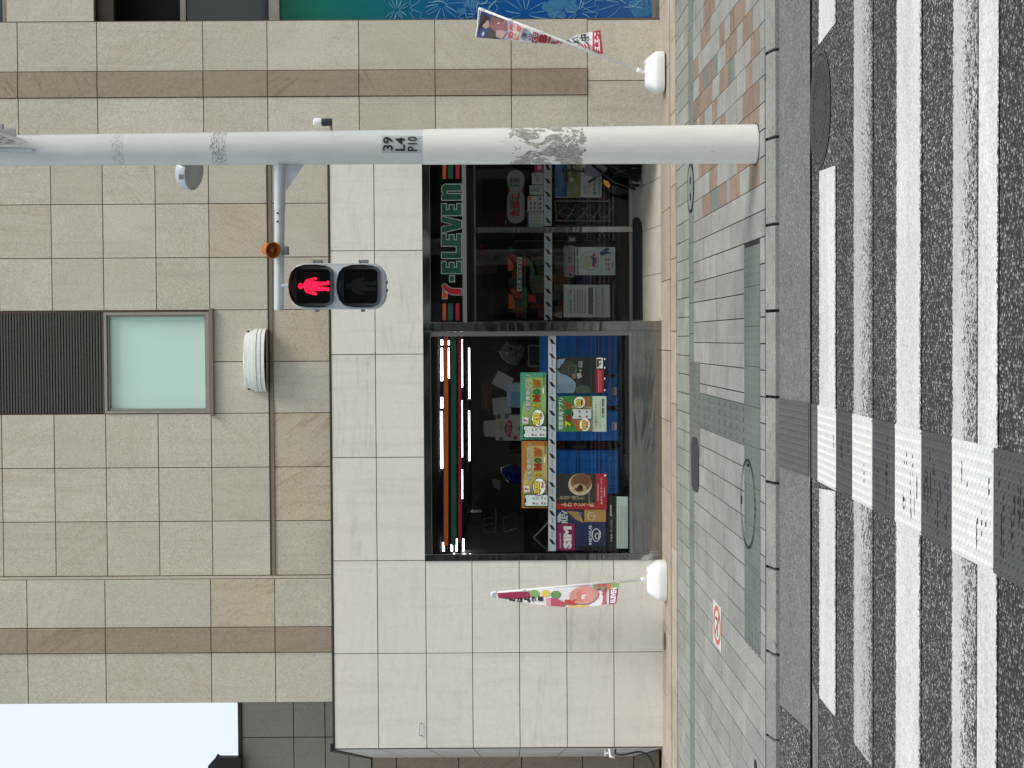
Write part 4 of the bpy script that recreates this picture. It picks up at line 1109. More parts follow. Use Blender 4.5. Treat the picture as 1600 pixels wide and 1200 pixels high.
f.rect(931.5, 577, 942.8, 613.5, (178, 42, 54)); f.rect(935, 579, 936.3, 612, (216, 120, 124)); f.rect(938.2, 579, 939.3, 612, (214, 110, 116))
f.shapes([[(932, 559), (941.8, 559), (941.8, 575.5), (932, 575.5)]], (222, 226, 224)); f.shapes([[(932.5, 561), (939.6, 561), (939.6, 563.5), (935.5, 563.5), (935.5, 573.5), (932.5, 573.5)]], (38, 42, 40)); f.text('L', 933, 938.5, 570, 566, (40, 44, 42), .05)
f.shapes([[(943.6, y), (945.6, y), (945.6, y+3), (943.6, y+3)] for y in (559.5, 573, 590, 608)], (206, 210, 206))

f, t = poster('dark poster of a brown ring doughnut with red edge strips', 869, 740, 948.5, 796, YI, (58, 56, 54))
f.rect(869.5, 786.5, 948.4, 795.8, (184, 44, 48)); f.rect(931.5, 740, 948.4, 787, (184, 44, 48))
f.rect(919, 743, 922, 786, (116, 112, 104))
f.ell(906.4, 757, 18.4, 17.2, (222, 206, 176)); f.ell(908.0, 753.5, 16.4, 13.8, (150, 106, 80)); f.ell(908, 750, 13, 9, (126, 84, 62))
f.ell(905, 763, 10.5, 7.4, (206, 182, 140)); f.shape([(896.5, 764), (901, 762), (905, 757), (909.5, 757.5), (911, 762), (911, 767), (903, 768.5)], (96, 62, 36)); f.shape([(903, 762), (906, 758), (909, 759), (910, 764), (905, 765)], (44, 34, 26))
f.text('お\n店\nで\n揚\nげ\nた', 874, 913, 780.5, 774.5, (206, 196, 160), .0); f.text('ふ\nわ\nっ\nと\n食\n感', 877, 929, 792, 784.6, (228, 204, 170), .03)
f.text('カスタードドーナツ', 938, 941.2, 788, 747, (236, 206, 204), .02); f.lines(933, 935.4, 782, 756, 1, (224, 180, 178), .5); f.lines(943, 945, 776, 762, 1, (230, 190, 188), .6); f.ell(945.4, 742.6, 1.6, 1.6, (246, 240, 236))

f, t = poster('black poster with grey slogan and script name low in the window', 868.5, 775, 965, 860, YI+.006, (26, 26, 28))
f.rect(869, 797, 905, 859, (34, 40, 66)); f.text('ploom', 952, 957, 806, 789, (196, 200, 200), .02); f.text('新登場・吸って実感', 954, 957, 846, 812, (186, 188, 188), .02)
f, t = poster('magenta SIM poster in the lower left window corner', 870, 818.5, 898, 860, YI, (150, 32, 92))
f.text('SIM', 880.3, 893.2, 857.5, 822.5, (236, 234, 236), .06); f.text('prepaid 2ch', 874, 877.3, 856.5, 833, (222, 190, 206), .02)
f, t = poster('dark blue and gold poster lettered REV above the navy one', 870, 796.5, 913, 818, YI+.003, (44, 54, 84))
f.shape([(885, 798), (905, 800), (912, 817), (900, 812)], (176, 144, 82)); f.text('REV', 877.5, 887, 817.5, 797.5, (206, 210, 214), .03); f.shape([(871, 806), (876, 800), (877.5, 814), (871.5, 817)], (196, 202, 206)); f.rect(904, 800, 909, 806, (86, 120, 144))
f, t = poster('gold poster with white script beside the doughnut poster', 913, 796.5, 946.8, 815.5, YI-.001, (184, 146, 76))
f.text('CZY', 918, 930, 813, 799, (226, 210, 176), .0)
f, t = poster('navy poster with white swirl emblem below the magenta one', 899.5, 816.5, 947.2, 853.5, YI-.002, (38, 46, 88))
f.text('MEVIUS', 920, 924.6, 851, 821, (222, 226, 232), .02)
for rx, ry, dx in ((10.2, 12.2, 0), ):
    f.ring(931.5, 836, 6.8, 10.5, 1.5, (216, 222, 230)); f.ring(933, 837.5, 3.6, 5.0, 1.3, (226, 230, 236)); f.shape([(937, 828), (939, 832), (938.4, 839), (936, 844), (937, 836)], (216, 222, 230))
f, t = poster('pale strip notice with fine print along the window bottom', 963.5, 776, 981, 857, YI+.001, (202, 216, 208), cat='notice', name='notice')
f.lines(965, 980, 855, 790, 5, (136, 148, 144), .22)

# ---------------------------------------------------------------- papers hung further inside
YP2 = 17.6
def paper(label, pts, col, Y=YP2, **k):
    xs2 = [p[0] for p in pts]; ys2 = [p[1] for p in pts]
    return poster(label, min(xs2), min(ys2), max(xs2), max(ys2), Y, col, cat='paper', name='paper_sheet', pts=pts)
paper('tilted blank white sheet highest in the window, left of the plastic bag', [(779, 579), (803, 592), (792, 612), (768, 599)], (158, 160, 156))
f, t = paper('pale blue sheet fading to blue beside the green poster', [(792, 598), (814, 598), (814, 637), (792, 636)], (150, 164, 178), Y=YP2-.01)
f.rect(798, 612, 813.5, 636, (112, 148, 176))
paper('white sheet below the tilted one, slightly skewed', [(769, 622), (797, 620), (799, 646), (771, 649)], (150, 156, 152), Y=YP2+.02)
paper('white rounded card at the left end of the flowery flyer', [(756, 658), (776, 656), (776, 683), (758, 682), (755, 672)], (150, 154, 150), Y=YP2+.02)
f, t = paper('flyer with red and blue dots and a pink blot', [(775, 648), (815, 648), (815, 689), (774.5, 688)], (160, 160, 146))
for x, y, c_ in ((779.5, 651.5, (130, 60, 66)), (791.5, 651, (70, 90, 120)), (796, 664, (130, 60, 66)), (783, 686, (70, 84, 110)), (805, 684, (140, 70, 80)), (813, 669, (120, 70, 80))): f.ell(x, y, 3.4, 3.4, c_)
f.shape([(790, 662), (794, 656), (799, 657), (801, 668), (797, 684), (791, 680), (788, 671)], (146, 66, 84)); f.text('ハワイ', 791, 798, 680, 660, (190, 150, 156), .04); f.lines(781, 786, 672, 658, 1, (150, 132, 70), .6)
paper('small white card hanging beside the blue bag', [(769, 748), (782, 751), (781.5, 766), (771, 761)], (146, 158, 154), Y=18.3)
f, t = paper('brown notice board with faint text deep inside the shop', [(752, 598), (768, 598), (768, 642), (752, 641)], (70, 56, 44), Y=20.0)
f.text('お知らせ', 757, 763, 638, 602, (110, 90, 70), .0)

# plastic bag and blue bag: lumpy cloth solids
def lump(name, label, cat, pts, Y, dep, mat, seed):
    rnd = random.Random(seed)
    c_ = PY(sum(p[0] for p in pts)/len(pts), sum(p[1] for p in pts)/len(pts), Y)
    mb = MB(); n = len(pts); rings = []
    for k, (s, dy) in enumerate(((1.0, 0), (.86, -.5), (.6, -.85), (.3, -1.0))):
        rings.append([c_+(PY(x, y, Y)-c_)*s*(1+rnd.uniform(-.06, .06))+Vector((0, dy*dep*(1+rnd.uniform(-.25, .25)), 0)) for x, y in pts])
    for a, b in zip(rings, rings[1:]):
        for i in range(n): mb.poly([a[i], a[(i+1) % n], b[(i+1) % n], b[i]])
    mb.poly(rings[-1]); mb.poly([p+Vector((0, .01, 0)) for p in rings[0]][::-1])
    return tag(mb.build(name, mat), label, cat)
lump('plastic_bag', 'crumpled translucent white plastic bag behind the glass near the mullion', 'bag',
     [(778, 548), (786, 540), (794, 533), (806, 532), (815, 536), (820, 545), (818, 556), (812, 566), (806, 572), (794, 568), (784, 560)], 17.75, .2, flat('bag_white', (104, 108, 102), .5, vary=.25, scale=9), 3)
lump('blue_bag', 'shiny dark blue bag between the papers and the orange poster', 'bag',
     [(783, 730), (792, 727), (800, 724), (810, 727), (818, 732), (818, 756), (806, 757), (795, 754), (786, 747), (782, 738)], 18.0, .16, flat('bag_blue', (18, 34, 130), .3, vary=.3, scale=12), 5)

# ---------------------------------------------------------------- crates
blue = flat('crate_blue', (16, 122, 210), .45, vary=.10, scale=9)
def crate(label, yl, yr, xt, xb, Y, sticker=None, two=False):
    p, q = PY(xb, yl, Y), PY(xt, yr, Y); x0, x1, z0, z1 = p.x+.004, q.x-.004, p.z+.003, q.z-.003
    t = thing('plastic_crate', label, 'crate', ((x0+x1)/2, Y+.15, z0), 'blue plastic crates stacked behind the window')
    m_ = MB(); th = .012; d = .34
    m_.box(x0, x1, Y, Y+th, z0, z1-.016); m_.box(x0, x1, Y+d-th, Y+d, z0, z1-.016)
    m_.box(x0, x0+th, Y+th, Y+d-th, z0, z1-.016); m_.box(x1-th, x1, Y+th, Y+d-th, z0, z1-.016); m_.box(x0+th, x1-th, Y+th, Y+d-th, z0, z0+.01)
    h = z1-z0; w_ = x1-x0
    nv = 5 if w_ > .4 else 3
    for i in range(nv+1):
        xx = x0+.006+(w_-.018)*i/nv; m_.box(xx, xx+.007, Y-.010, Y-.0002, z0+.012, z1-.018)
    m_.box(x0+.01, x1-.01, Y-.007, Y-.0002, z0+h*.42, z0+h*.42+.006)
    m_.build('body', blue, t)
    m_ = MB(); m_.box(x0-.003, x1+.003, Y-.013, Y-.0125+.02, z1-.0155, z1); m_.box(x0-.003, x1+.003, Y+d-.01, Y+d+.01, z1-.0155, z1)
    m_.box(x0-.003, x0+.012, Y+.0076, Y+d-.0101, z1-.0155, z1); m_.box(x1-.012, x1+.003, Y+.0076, Y+d-.0101, z1-.0155, z1); m_.build('rim', blue, t)
    if sticker:
        f = Flat(Y-.011, t); f.rect(*sticker, (222, 226, 222), 'sticker'); a, b, c_, d_ = sticker; f.rect(a+1.2, b+1.5, a+3, d_-1.5, (160, 60, 50), 'sticker')
YC = 17.42
lv = ['bottom', 'second lowest', 'third lowest', 'topmost']
for nm, yl, yr, tops in (('the tall stack beside the mullion', 586, 520, (934, 901, 868, 843)),):
    zb_x = [967]+list(tops[:-1])
    for k, (b, a) in enumerate(zip(zb_x, tops)): crate(f'{lv[k]} blue crate in {nm}', yl, yr, a, b, YC+.10)
for nm, yl, yr, st_ in (('the narrow stack behind the dark poster', 634.5, 588.5, (957, 605, 963.5, 617)), ('the narrow stack behind the green and cream poster', 689, 641.5, (957, 660, 963.5, 672)), ('the wide stack behind the doughnut poster', 772, 704, None)):
    for k, (b, a) in enumerate(((967, 934), (934, 901), (901, 868))):
        crate(f'{["bottom", "middle", "top"][k]} blue crate in {nm}', yl, yr, a, b, YC, st_ if k == 0 else None)
for yl, yr, l_ in ((775, 700, 'under the wide crate stack'), (691, 520, 'under the crates beside the mullion')):
    p, q = PY(980, yl, YC), PY(967, yr, YC); t = thing('crate_dolly', 'black wheeled dolly '+l_, 'dolly', ((p.x+q.x)/2, YC+.2, .2), 'dollies under the crates')
    m_ = MB(); m_.box(p.x, q.x, YC, YC+.46, q.z-.05, q.z-.001); m_.build('deck', MAT['black_plastic'], t)
    for xx in (p.x+.06, q.x-.06):
        for yy in (YC+.06, YC+.38):
            m_ = MB(); m_.tube([(xx-.015, yy, .25), (xx+.015, yy, .25)], .05, 14); m_.box(xx-.02, xx+.02, yy-.01, yy+.01, .25, q.z-.0505); m_.build('wheel', MAT['black_plastic'], t)

# ---------------------------------------------------------------- dim shop fittings
wire = flat('wire_grey', (120, 124, 120), .4, .4)
t = thing('wire_rack', 'small grey metal display rack with tilted pockets behind the window', 'rack', tuple(PY(857, 815, 18.2)))
P_ = lambda x, y, Y=18.2: PY(x, y, Y)
m_ = MB(); m_.tube([P_(756, 822), P_(774, 818), P_(774, 795)], .012, 6); m_.tube([P_(756, 830), P_(774, 832), P_(776, 800)], .01, 6); m_.tube([P_(728, 806), P_(748, 772)], .01, 6); m_.build('frame', wire, t)
for k, (a, b) in enumerate((((757, 833), (774, 812)), ((788, 832), (806, 806)))):
    m_ = MB(); m_.tube([P_(a[0], a[1]), P_(a[0]-2, a[1]-22), P_(b[0], b[1]-4), P_(b[0]+1, b[1]+20), P_(a[0], a[1])], .008, 6); m_.build('pocket', wire, t)
m_ = MB(); m_.box(P_(735, 812).x-.02, P_(735, 800).x, 18.15, 18.4, P_(752, 812).z, P_(735, 812).z); m_.build('head', MAT['black_plastic'], t)
t = thing('folding_stand', 'thin grey angled stand legs in the left corner of the window', 'stand', tuple(PY(857, 840, 17.3)))
for a, b in (((858, 815), (834, 840)), ((834, 840), (857, 862))):
    m_ = MB(); m_.tube([PY(a[0], a[1], 17.25), PY(b[0], b[1], 17.25)], .011, 8); m_.build('leg', wire, t)
t = thing('picture_frame', 'empty silver framed board leaning above the crates', 'frame', tuple(PY(842, 554, 17.8)))
m_ = MB(); p, q = PY(845, 573, 17.8), PY(825, 539, 17.8); frame(m_, p.x, q.x, p.z, q.z, .014, 17.79, 17.82); m_.build('frame', wire, t)
m_ = MB(); m_.box(p.x+.0145, q.x-.0145, 17.80, 17.81, p.z+.0145, q.z-.0145); m_.build('board', MAT['tin'], t)
# shelving units with goods
goods = [ink(c_) for c_ in ((140, 50, 48), (44, 76, 120), (150, 144, 122), (66, 100, 70), (150, 104, 56), (104, 104, 110), (110, 54, 80))]
def shelf_unit(label, x0, x1, Y, z1, seed, levels=4, dim=False):
    rnd = random.Random(seed); t = thing('store_shelf', label, 'shelf', ((x0+x1)/2, Y, .2), 'store shelves inside the shop')
    m_ = MB(); m_.box(x0, x1, Y+.38, Y+.40, .2, z1); m_.box(x0, x0+.02, Y, Y+.3795, .2, z1); m_.box(x1-.02, x1, Y, Y+.3795, .2, z1); m_.build('cabinet', MAT['tin'], t)
    for k in range(levels):
        z = .3+(z1-.45)*k/levels
        m_ = MB(); m_.box(x0+.0205, x1-.0205, Y, Y+.3795, z, z+.02); m_.build('shelf_board', wire, t)
        m_ = MB(); x = x0+.03
        while x < x1-.1:
            w_ = rnd.uniform(.05, .12); h = rnd.uniform(.1, (z1-.45)/levels-.07); m_.box(x, x+w_, Y+.03, Y+.2, z+.0205, z+.02+h, rnd.randrange(len(goods))); x += w_+.006
        m_.build('goods', goods, t)
shelf_unit('low store shelf of small goods seen behind the left half of the window', -3.4, -1.9, 20.6, 1.5, 1)
shelf_unit('dark store shelf of boxed goods behind the papers', -1.6, .0, 21.5, 1.7, 2)
shelf_unit('tall store shelf of goods seen through the door leaf', .25, 1.15, 20.4, 1.9, 3, 5)
shelf_unit('store shelf seen through the fixed pane beside the pole', 1.35, 2.6, 21.0, 1.6, 4)
shelf_unit('low magazine shelf just behind the left end of the window', PY(800, 858, 18.7).x, PY(800, 790, 18.7).x, 18.7, 1.42, 9, 5)
YS = 20.5
f, t = poster('dark red hanging board with faint text seen through the fixed pane', 770, 330, 790, 358, YS, (92, 26, 34)); f.lines(774, 788, 355, 333, 4, (130, 60, 60), .3)
f, t = poster('dark banner with red letters seen through the door leaf', 740, 376, 764, 404, YS, (58, 56, 46)); f.text('食品\n飲料', 744, 762, 400, 380, (130, 36, 34), .04)
f, t = poster('pale banner with red letters seen through the door leaf', 742, 410, 776, 428, YS, (96, 92, 82)); f.text('おでん', 747, 772, 426, 412, (140, 50, 54), .02)
# ---------------------------------------------------------------- signs behind the door panes
t = thing('tobacco_sign', 'white capsule sign with green and red characters inside the fixed pane', 'sign', tuple(PY(806, 306, YDI+.1)))
Ys = YDI+.1
pts = []
for i in range(13): a = math.pi*i/12; pts.append((806+math.cos(a)*13.6, 335.5+math.sin(a)*13.6))
for i in range(1, 7): pts.append((792.4+(.0 if i != 3 else 0), 335.5-(335.5-309)*i/6))
lobe = pts[:13]+[(792.4, 309), (794.5, 301.5), (797.5, 297.5), (794.5, 293.5), (792.8, 287)]
for i in range(13): a = math.pi*(1+i/12); lobe.append((806+math.cos(a)*13.6, 279.0+math.sin(a)*13.6))
lobe += [(819.3, 287), (817.5, 293.5), (814.5, 297.5), (817.5, 301.5), (819.6, 309)]
m_ = MB(); m_.prism([PY(x, y, Ys)+Vector((0, .04, 0)) for x, y in lobe], (0, -.04, 0)); m_.build('sign_box', ink((186, 190, 184)), t)
f = Flat(Ys-.0405, t)
f.shapes([[(793, 293.8), (797, 297.5), (793.5, 302), (792.6, 296)], [(819, 293.8), (815, 297.5), (818.5, 302), (819.4, 296)]], (150, 60, 60), 'picture')
f.text('酒', 797, 812, 292.5, 276.5, (10, 110, 60), .015); f.text('たばこ', 797, 812.5, 338.5, 301.5, (176, 30, 44), .05); f.text('TOBACCO', 815, 817, 331, 308, (170, 90, 90), .0)
m_ = MB(); m_.tube([PY(790, 344, Ys), PY(789, 352, Ys)], .01, 6); m_.tube([PY(819, 330, Ys+.02), PY(848, 330, Ys+.02)], .01, 6); m_.build('bracket', wire, t)
f, t = poster('magenta scrap of poster above the white notices by the pole', 834.5, 240, 849.5, 269, YDI, (170, 40, 104)); f.text('SIM', 840, 846, 266, 250, (220, 200, 210), .05)
f, t = poster('small white notice with black text, nearest the magenta scrap', 831, 269.8, 849.2, 288, YDI, (196, 200, 196), cat='notice', name='notice'); f.text('ご利用\n案内', 835, 843, 286, 272, (60, 60, 60), .0)
f, t = poster('small white notice with a triangular green recycling mark', 827.4, 289.3, 849.2, 304.8, YDI, (186, 196, 188), cat='notice', name='notice'); f.shape([(834, 297), (842, 301), (842, 293)], (96, 120, 104)); f.shape([(836.5, 297), (840.6, 299), (840.6, 295)], (190, 198, 190)); f.lines(829, 833, 303, 291, 2, (120, 140, 130), .3)
f, t = poster('white sheet of payment icons with an orange square', 824.3, 306.5, 849.2, 330.3, YDI, (200, 204, 204), cat='notice', name='notice')
f.rect(825.5, 307.2, 830, 313, (206, 120, 40)); f.rect(840.2, 307, 841, 330, (70, 74, 90))
f.shapes([[(x, y), (x+2.6, y), (x+2.6, y+4), (x, y+4)] for x in (828, 834.5) for y in (316, 323)], (96, 110, 120)); f.shapes([[(x, y), (x+2.6, y), (x+2.6, y+4), (x, y+4)] for x in (843,) for y in (309, 316, 323)], (50, 54, 66))
f, t = poster('white sheet of payment icons with a pale blue edge', 824.5, 331.8, 849.2, 355, YDI, (192, 198, 198), cat='notice', name='notice')
f.rect(824.6, 332, 827, 354.8, (110, 140, 180)); f.shapes([[(x, y), (x+2, y), (x+2, y+2.6), (x, y+2.6)] for x in (830, 834, 838, 842) for y in (334, 339, 344, 349)], (130, 146, 146))
f, t = poster('large poster with blue sky, olive field and white text panel by the pole', 868, 232, 940, 308.5, YDI, (196, 204, 200))
f.rect(868.4, 232.4, 880, 307.6, (58, 96, 148)); f.rect(880, 232.4, 886.6, 307.6, (40, 74, 128)); f.rect(887.2, 232.4, 907, 307.6, (132, 136, 84)); f.ell(897, 272, 5, 9, (96, 100, 56)); f.ell(893.5, 281, 3, 4, (188, 186, 160)); f.shape([(873, 240), (879, 270), (882, 290), (875, 300), (870, 262)], (86, 122, 166)); f.ell(901, 296, 4, 7, (150, 152, 104))
f.text('特選うどん', 927, 931.5, 305.5, 272, (30, 32, 34), .03); f.text('北国', 911, 915, 304, 290, (80, 110, 150), .0); f.text('新発売', 918, 921.5, 304, 282, (190, 120, 110), .0); f.lines(933, 939, 306, 272, 1, (120, 126, 124), .3)
t = thing('umbrella_bag_stand', 'grey wire stand of folded umbrella bags behind the fixed pane', 'stand', tuple(PY(955, 333, YDI+.08)))
Yr_ = YDI+.08
m_ = MB()
for a, b in (((867, 314), (953, 314)), ((953, 314), (953, 353)), ((953, 353), (868, 353)), ((868, 345), (958, 345)), ((867, 314), (870, 345))): m_.tube([PY(*a, Yr_), PY(*b, Yr_)], .009, 6)
m_.build('frame', wire, t)
for k in range(4):
    x = 873+k*20; m_ = MB(); L_ = [(x, 333), (x+10, 321), (x+21, 329), (x+11, 343), (x, 333)]
    m_.tube([PY(*q, Yr_+.02) for q in L_], .006, 5); m_.tube([PY(x+5, 333, Yr_+.02), PY(x+15, 340, Yr_+.02)], .005, 5); m_.tube([PY(x+14, 343, Yr_), PY(x+26, 320, Yr_)], .006, 5); m_.build('hook', wire, t)
# door leaf notices
f, t = poster('narrow lilac grey notice with a red button on the door leaf', 881, 384, 897.5, 433, YDI, (136, 132, 138), cat='notice', name='notice')
f.rect(888, 415, 894.5, 425.5, (196, 84, 84)); f.text('自動ドア', 887, 893.5, 411, 386, (84, 70, 74), .02); f.rect(889, 427.5, 893, 431.5, (40, 40, 42)); f.lines(882.5, 885, 431, 386, 1, (90, 90, 92), .4)
f, t = poster('white poster with a ringed yellow picture and blue running figure', 899, 386, 961.3, 430, YDI, (196, 204, 202))
f.ring(921.3, 407.5, 14.3, 15, .8, (84, 112, 124)); f.ell(917.5, 408, 6.6, 10, (188, 184, 140)); f.shapes([[(923, 400), (930, 402), (931, 413), (924, 416), (926, 408)]], (52, 84, 130)); f.ell(927.5, 399, 2.4, 2.4, (176, 62, 54)); f.ell(927.5, 415, 2.4, 2.4, (176, 62, 54)); f.ell(931, 407, 1.6, 5, (156, 54, 58))
f.shapes([[(938, 396), (942, 390), (947, 388), (949, 393), (946, 398), (941, 398)], [(947, 388), (951, 387), (952, 390), (948, 392)], [(948, 393), (953.5, 395), (953, 397), (946, 396.5)], [(941, 397), (946, 399.5), (944, 400)]], (34, 66, 134)); f.ell(940, 396, 2.6, 3, (34, 66, 134))
f.lines(901, 904, 428, 404, 1, (60, 64, 66), .5); f.rect(901, 388, 903, 400, (54, 58, 60)); f.text('安全の店', 938.5, 941, 426, 414, (80, 80, 84), .0); f.shapes([[(x, y), (x+2.5, y), (x+2.5, y+3.5), (x, y+3.5)] for x in (945, 949) for y in (404, 411, 419)], (186, 116, 108)); f.lines(955, 957.5, 418, 410, 1, (110, 130, 160), .6)
f, t = poster('white printed notice with grey table low on the door leaf', 880.8, 445, 952.6, 495.7, YDI, (196, 202, 200), cat='notice', name='notice')
f.text('来店のお客様へお願い', 890, 893.4, 491, 449, (58, 60, 60), .03); f.lines(886, 889, 489, 453, 1, (110, 112, 112), .4); f.lines(896, 916, 489, 452, 5, (90, 94, 94), .28)
f.rect(919.4, 449, 926.4, 491, (92, 96, 94)); f.shapes([[(927.2, 449), (944.5, 449), (944.5, 449.6), (927.2, 449.6)], [(927.2, 491), (944.5, 491), (944.5, 490.4), (927.2, 490.4)], [(927.2, 470), (944.5, 470), (944.5, 470.5), (927.2, 470.5)], [(944, 449), (944.6, 449), (944.6, 491), (944, 491)]], (130, 134, 132)); f.lines(929, 943, 489, 472, 3, (130, 134, 132), .3); f.lines(929, 943, 468, 451, 3, (130, 134, 132), .3)
f, t = poster('small pale triangle sticker low on the door leaf', 866, 486, 878, 498, YDI, (150, 158, 160), cat='sticker', name='sticker', pts=[(866, 492), (877.5, 498), (877.5, 486.5)])
f.shape([(870, 492), (876, 495), (876, 489)], (96, 110, 124))
f, t = poster('small square grey sticker near the door post', 888, 370.5, 899, 378, YDI, (104, 106, 104), cat='sticker', name='sticker'); f.rect(890, 372, 897, 376.5, (130, 132, 130))

# ---------------------------------------------------------------- folded cart in the bay
t = thing('folded_cart', 'folded black cart with grey bag and yellow tag, half behind the pole', 'cart', tuple(PY(1000, 275, 17.7)))
Y0 = 17.65
def tb(parent, name, segs, r, mat):
    m_ = MB()
    for s_ in segs: m_.tube([PY(x, y, Y0+d) for x, y, d in s_], r, 8)
    return m_.build(name, mat, parent, smooth=True)
tb(t, 'handle', [[(879, 264, 0), (880, 270, 0), (884, 270.5, 0), (886, 266, 0), (902, 268, 0), (912, 267, 0), (910, 262, 0)], [(885, 266, 0), (887, 286, .05)], [(892, 255, .1), (894, 266, 0), (912, 268, 0)]], .011, MAT['black_plastic'])
tb(t, 'frame', [[(925, 258, .05), (960, 285, 0), (993, 296, 0)], [(920, 285, .1), (950, 262, .1), (1000, 250, .1)], [(940, 250, 0), (990, 278, 0)], [(960, 270, 0), (992, 262, 0)]], .013, MAT['black_plastic'])
m_ = MB(); pts = [(948, 250), (960, 276), (972, 274), (998, 284), (1002, 268), (1000, 250)]
m_.prism([PY(x, y, Y0+.1) for x, y in pts], (0, .1, 0)); m_.build('fabric', flat('black_cloth', (22, 22, 26), .9), t)
m_ = MB(); pts = [(915, 258), (912, 272), (930, 276), (944, 272), (950, 262), (935, 252)]
m_.prism([PY(x, y, Y0+.06) for x, y in pts], (0, .08, 0)); m_.build('bag', flat('grey_cloth', (92, 98, 108), .8, vary=.2), t, bevel=.015)
m_ = MB(); m_.prism([PY(x, y, Y0-.02) for x, y in ((943, 281), (950, 283), (954, 290), (950, 294), (944, 287))], (0, .012, 0)); m_.build('tag', ink((214, 160, 40)), t)
for x, y in ((990, 290), (992, 262)):
    c_ = PY(x, y, Y0+.02); m_ = MB(); n = 20
    ring = [c_+Vector((math.cos(2*math.pi*i/n)*.012, math.cos(2*math.pi*i/n)*.058, math.sin(2*math.pi*i/n)*.058)) for i in range(n+1)]
    m_.tube(ring, .016, 6); m_.build('wheel', MAT['black_plastic'], t, smooth=True)
# ================================================================== signal pole
YPO = 10.93
def pz(x): return PY(x, 225, YPO).z
PEEL = (pz(912), pz(796)); SMUDGE = ((pz(198), pz(179), .55), (pz(357), pz(334), 1.0))
MAT['pole_w'] = mk_pole('pole_white_paint', True); MAT['pole_g'] = mk_pole('pole_grey_paint', False)
pb = PY(1182, 225, YPO); pb.z = sz(YPO)
SP = thing('signal_pole', 'white and grey round steel pole with stencilled code and peeled patch at the kerb', 'pole', (pb.x, pb.y, 0))
def pax(z): return Vector((pb.x - (z-pb.z)*.0027, YPO, z))
def prad(z): return .1357 - (z-pb.z)*.0055
zs = pz(662)
def cone(mb, z0, z1, extra=0, n=48, k=12):
    rings = []
    for i in range(k+1):
        z = z0+(z1-z0)*i/k; c_ = pax(z); r = prad(z)+extra
        rings.append([c_+Vector((math.cos(2*math.pi*j/n)*r, math.sin(2*math.pi*j/n)*r, 0)) for j in range(n)])
    for a, b in zip(rings, rings[1:]):
        for j in range(n): mb.poly([a[j], a[(j+1) % n], b[(j+1) % n], b[j]])
    mb.poly(rings[-1]); mb.poly(rings[0][::-1])
def weld(o):
    bm = bmesh.new(); bm.from_mesh(o.data); bmesh.ops.remove_doubles(bm, verts=bm.verts, dist=1e-5); bmesh.ops.recalc_face_normals(bm, faces=bm.faces)
    for f in bm.faces: f.smooth = True
    for e in bm.edges:
        if len(e.link_faces) == 2 and e.calc_face_angle(0) > .7: e.smooth = False
    bm.to_mesh(o.data); bm.free(); return o
mb = MB(); cone(mb, pb.z-.05, zs, .0022); weld(mb.build('lower_shaft', MAT['pole_w'], SP))
mb = MB(); cone(mb, zs-.01, 5.6, 0, k=20); weld(mb.build('upper_shaft', MAT['pole_g'], SP))
mb = MB(); n = 40
for i in range(n):
    a, b = 2*math.pi*i/n, 2*math.pi*(i+1)/n; q = []
    for t, r in ((a, .130), (a, .150+.005*math.sin(5*a)), (b, .150+.005*math.sin(5*b)), (b, .130)): q.append((pb.x+math.cos(t)*r, YPO+math.sin(t)*r, sz(YPO+math.sin(t)*r)+.003))
    mb.poly(q)
mb.build('base_seam', MAT['joint'], SP)
# things wrapped on the shaft: (x, y) pixel -> point on the surface
def wrap(x, y, lift):
    z = pz(x)+(225-y)*0; c_ = pax(z); dx = PY(x, y, YPO).x-c_.x; r = prad(z)+lift
    dx = max(-r*.97, min(r*.97, dx)); return c_+Vector((dx, -math.sqrt(r*r-dx*dx), 0))
mb = MB(); n = 14
for i in range(n):
    y0 = 215+(242-215)*i/n; y1 = 215+(242-215)*(i+1)/n
    mb.poly([wrap(598.5, y0, .0012), wrap(661, y0, .0012), wrap(661, y1, .0012), wrap(598.5, y1, .0012)])
lab = mb.build('number_plate', flat('plate_grey', (176, 182, 184), .4), SP)
def wtext(s, x0, x1, yl, yr):
    vs, fs = textmesh(s, .012); mb = MB(); mb.mesh([wrap(x1+(x0-x1)*v, yl+(yr-yl)*u, .0075) for u, v in vs], fs); return mb.build('lettering', ink((26, 28, 30)), lab)
wtext('39', 600.5, 616, 239, 217); wtext('L4', 619.5, 634.5, 239, 218); wtext('P10', 638.5, 653.5, 239.5, 216.5)
mb = MB(); mb.poly([wrap(655.5, 219, .0024), wrap(658.5, 219, .0024), wrap(658.5, 238, .0024), wrap(655.5, 238, .0024)]); mb.build('lettering', ink((140, 146, 148)), lab)
# signal arm
A0 = PY(437, 238, YPO); A1 = PY(436, 485, YPO-.01)
mid = PY(437, 326, YPO)
mb = MB(); mb.tube([A0, PY(437, 296, YPO), mid], [.043, .041, .0395], 24); mb.tube([mid+Vector((.004, 0, 0)), A1], [.0365, .0345], 24)
ARM = weld(mb.build('signal_arm', MAT['galv'], SP))
mb = MB(); mb.tube([mid+Vector((.008, 0, 0)), mid-Vector((.012, 0, 0))], .0405, 24); 
for x in (433, 433): pass
mb.build('arm_collar', MAT['galv'], SP)
mb = MB()
for y in (333, 346):
    c_ = PY(433.5, y, YPO-.04); mb.tube([c_+Vector((0, .004, 0)), c_-Vector((0, .004, 0))], .007, 10)
mb.build('bolt', MAT['black_plastic'], ARM)
mb = MB(); mb.prism([PY(446.5, 250, YPO-.004), PY(474, 250, YPO-.004), PY(474, 258, YPO-.004), PY(447, 298, YPO-.004)], (0, .009, 0)); mb.build('gusset', MAT['galv'], SP)
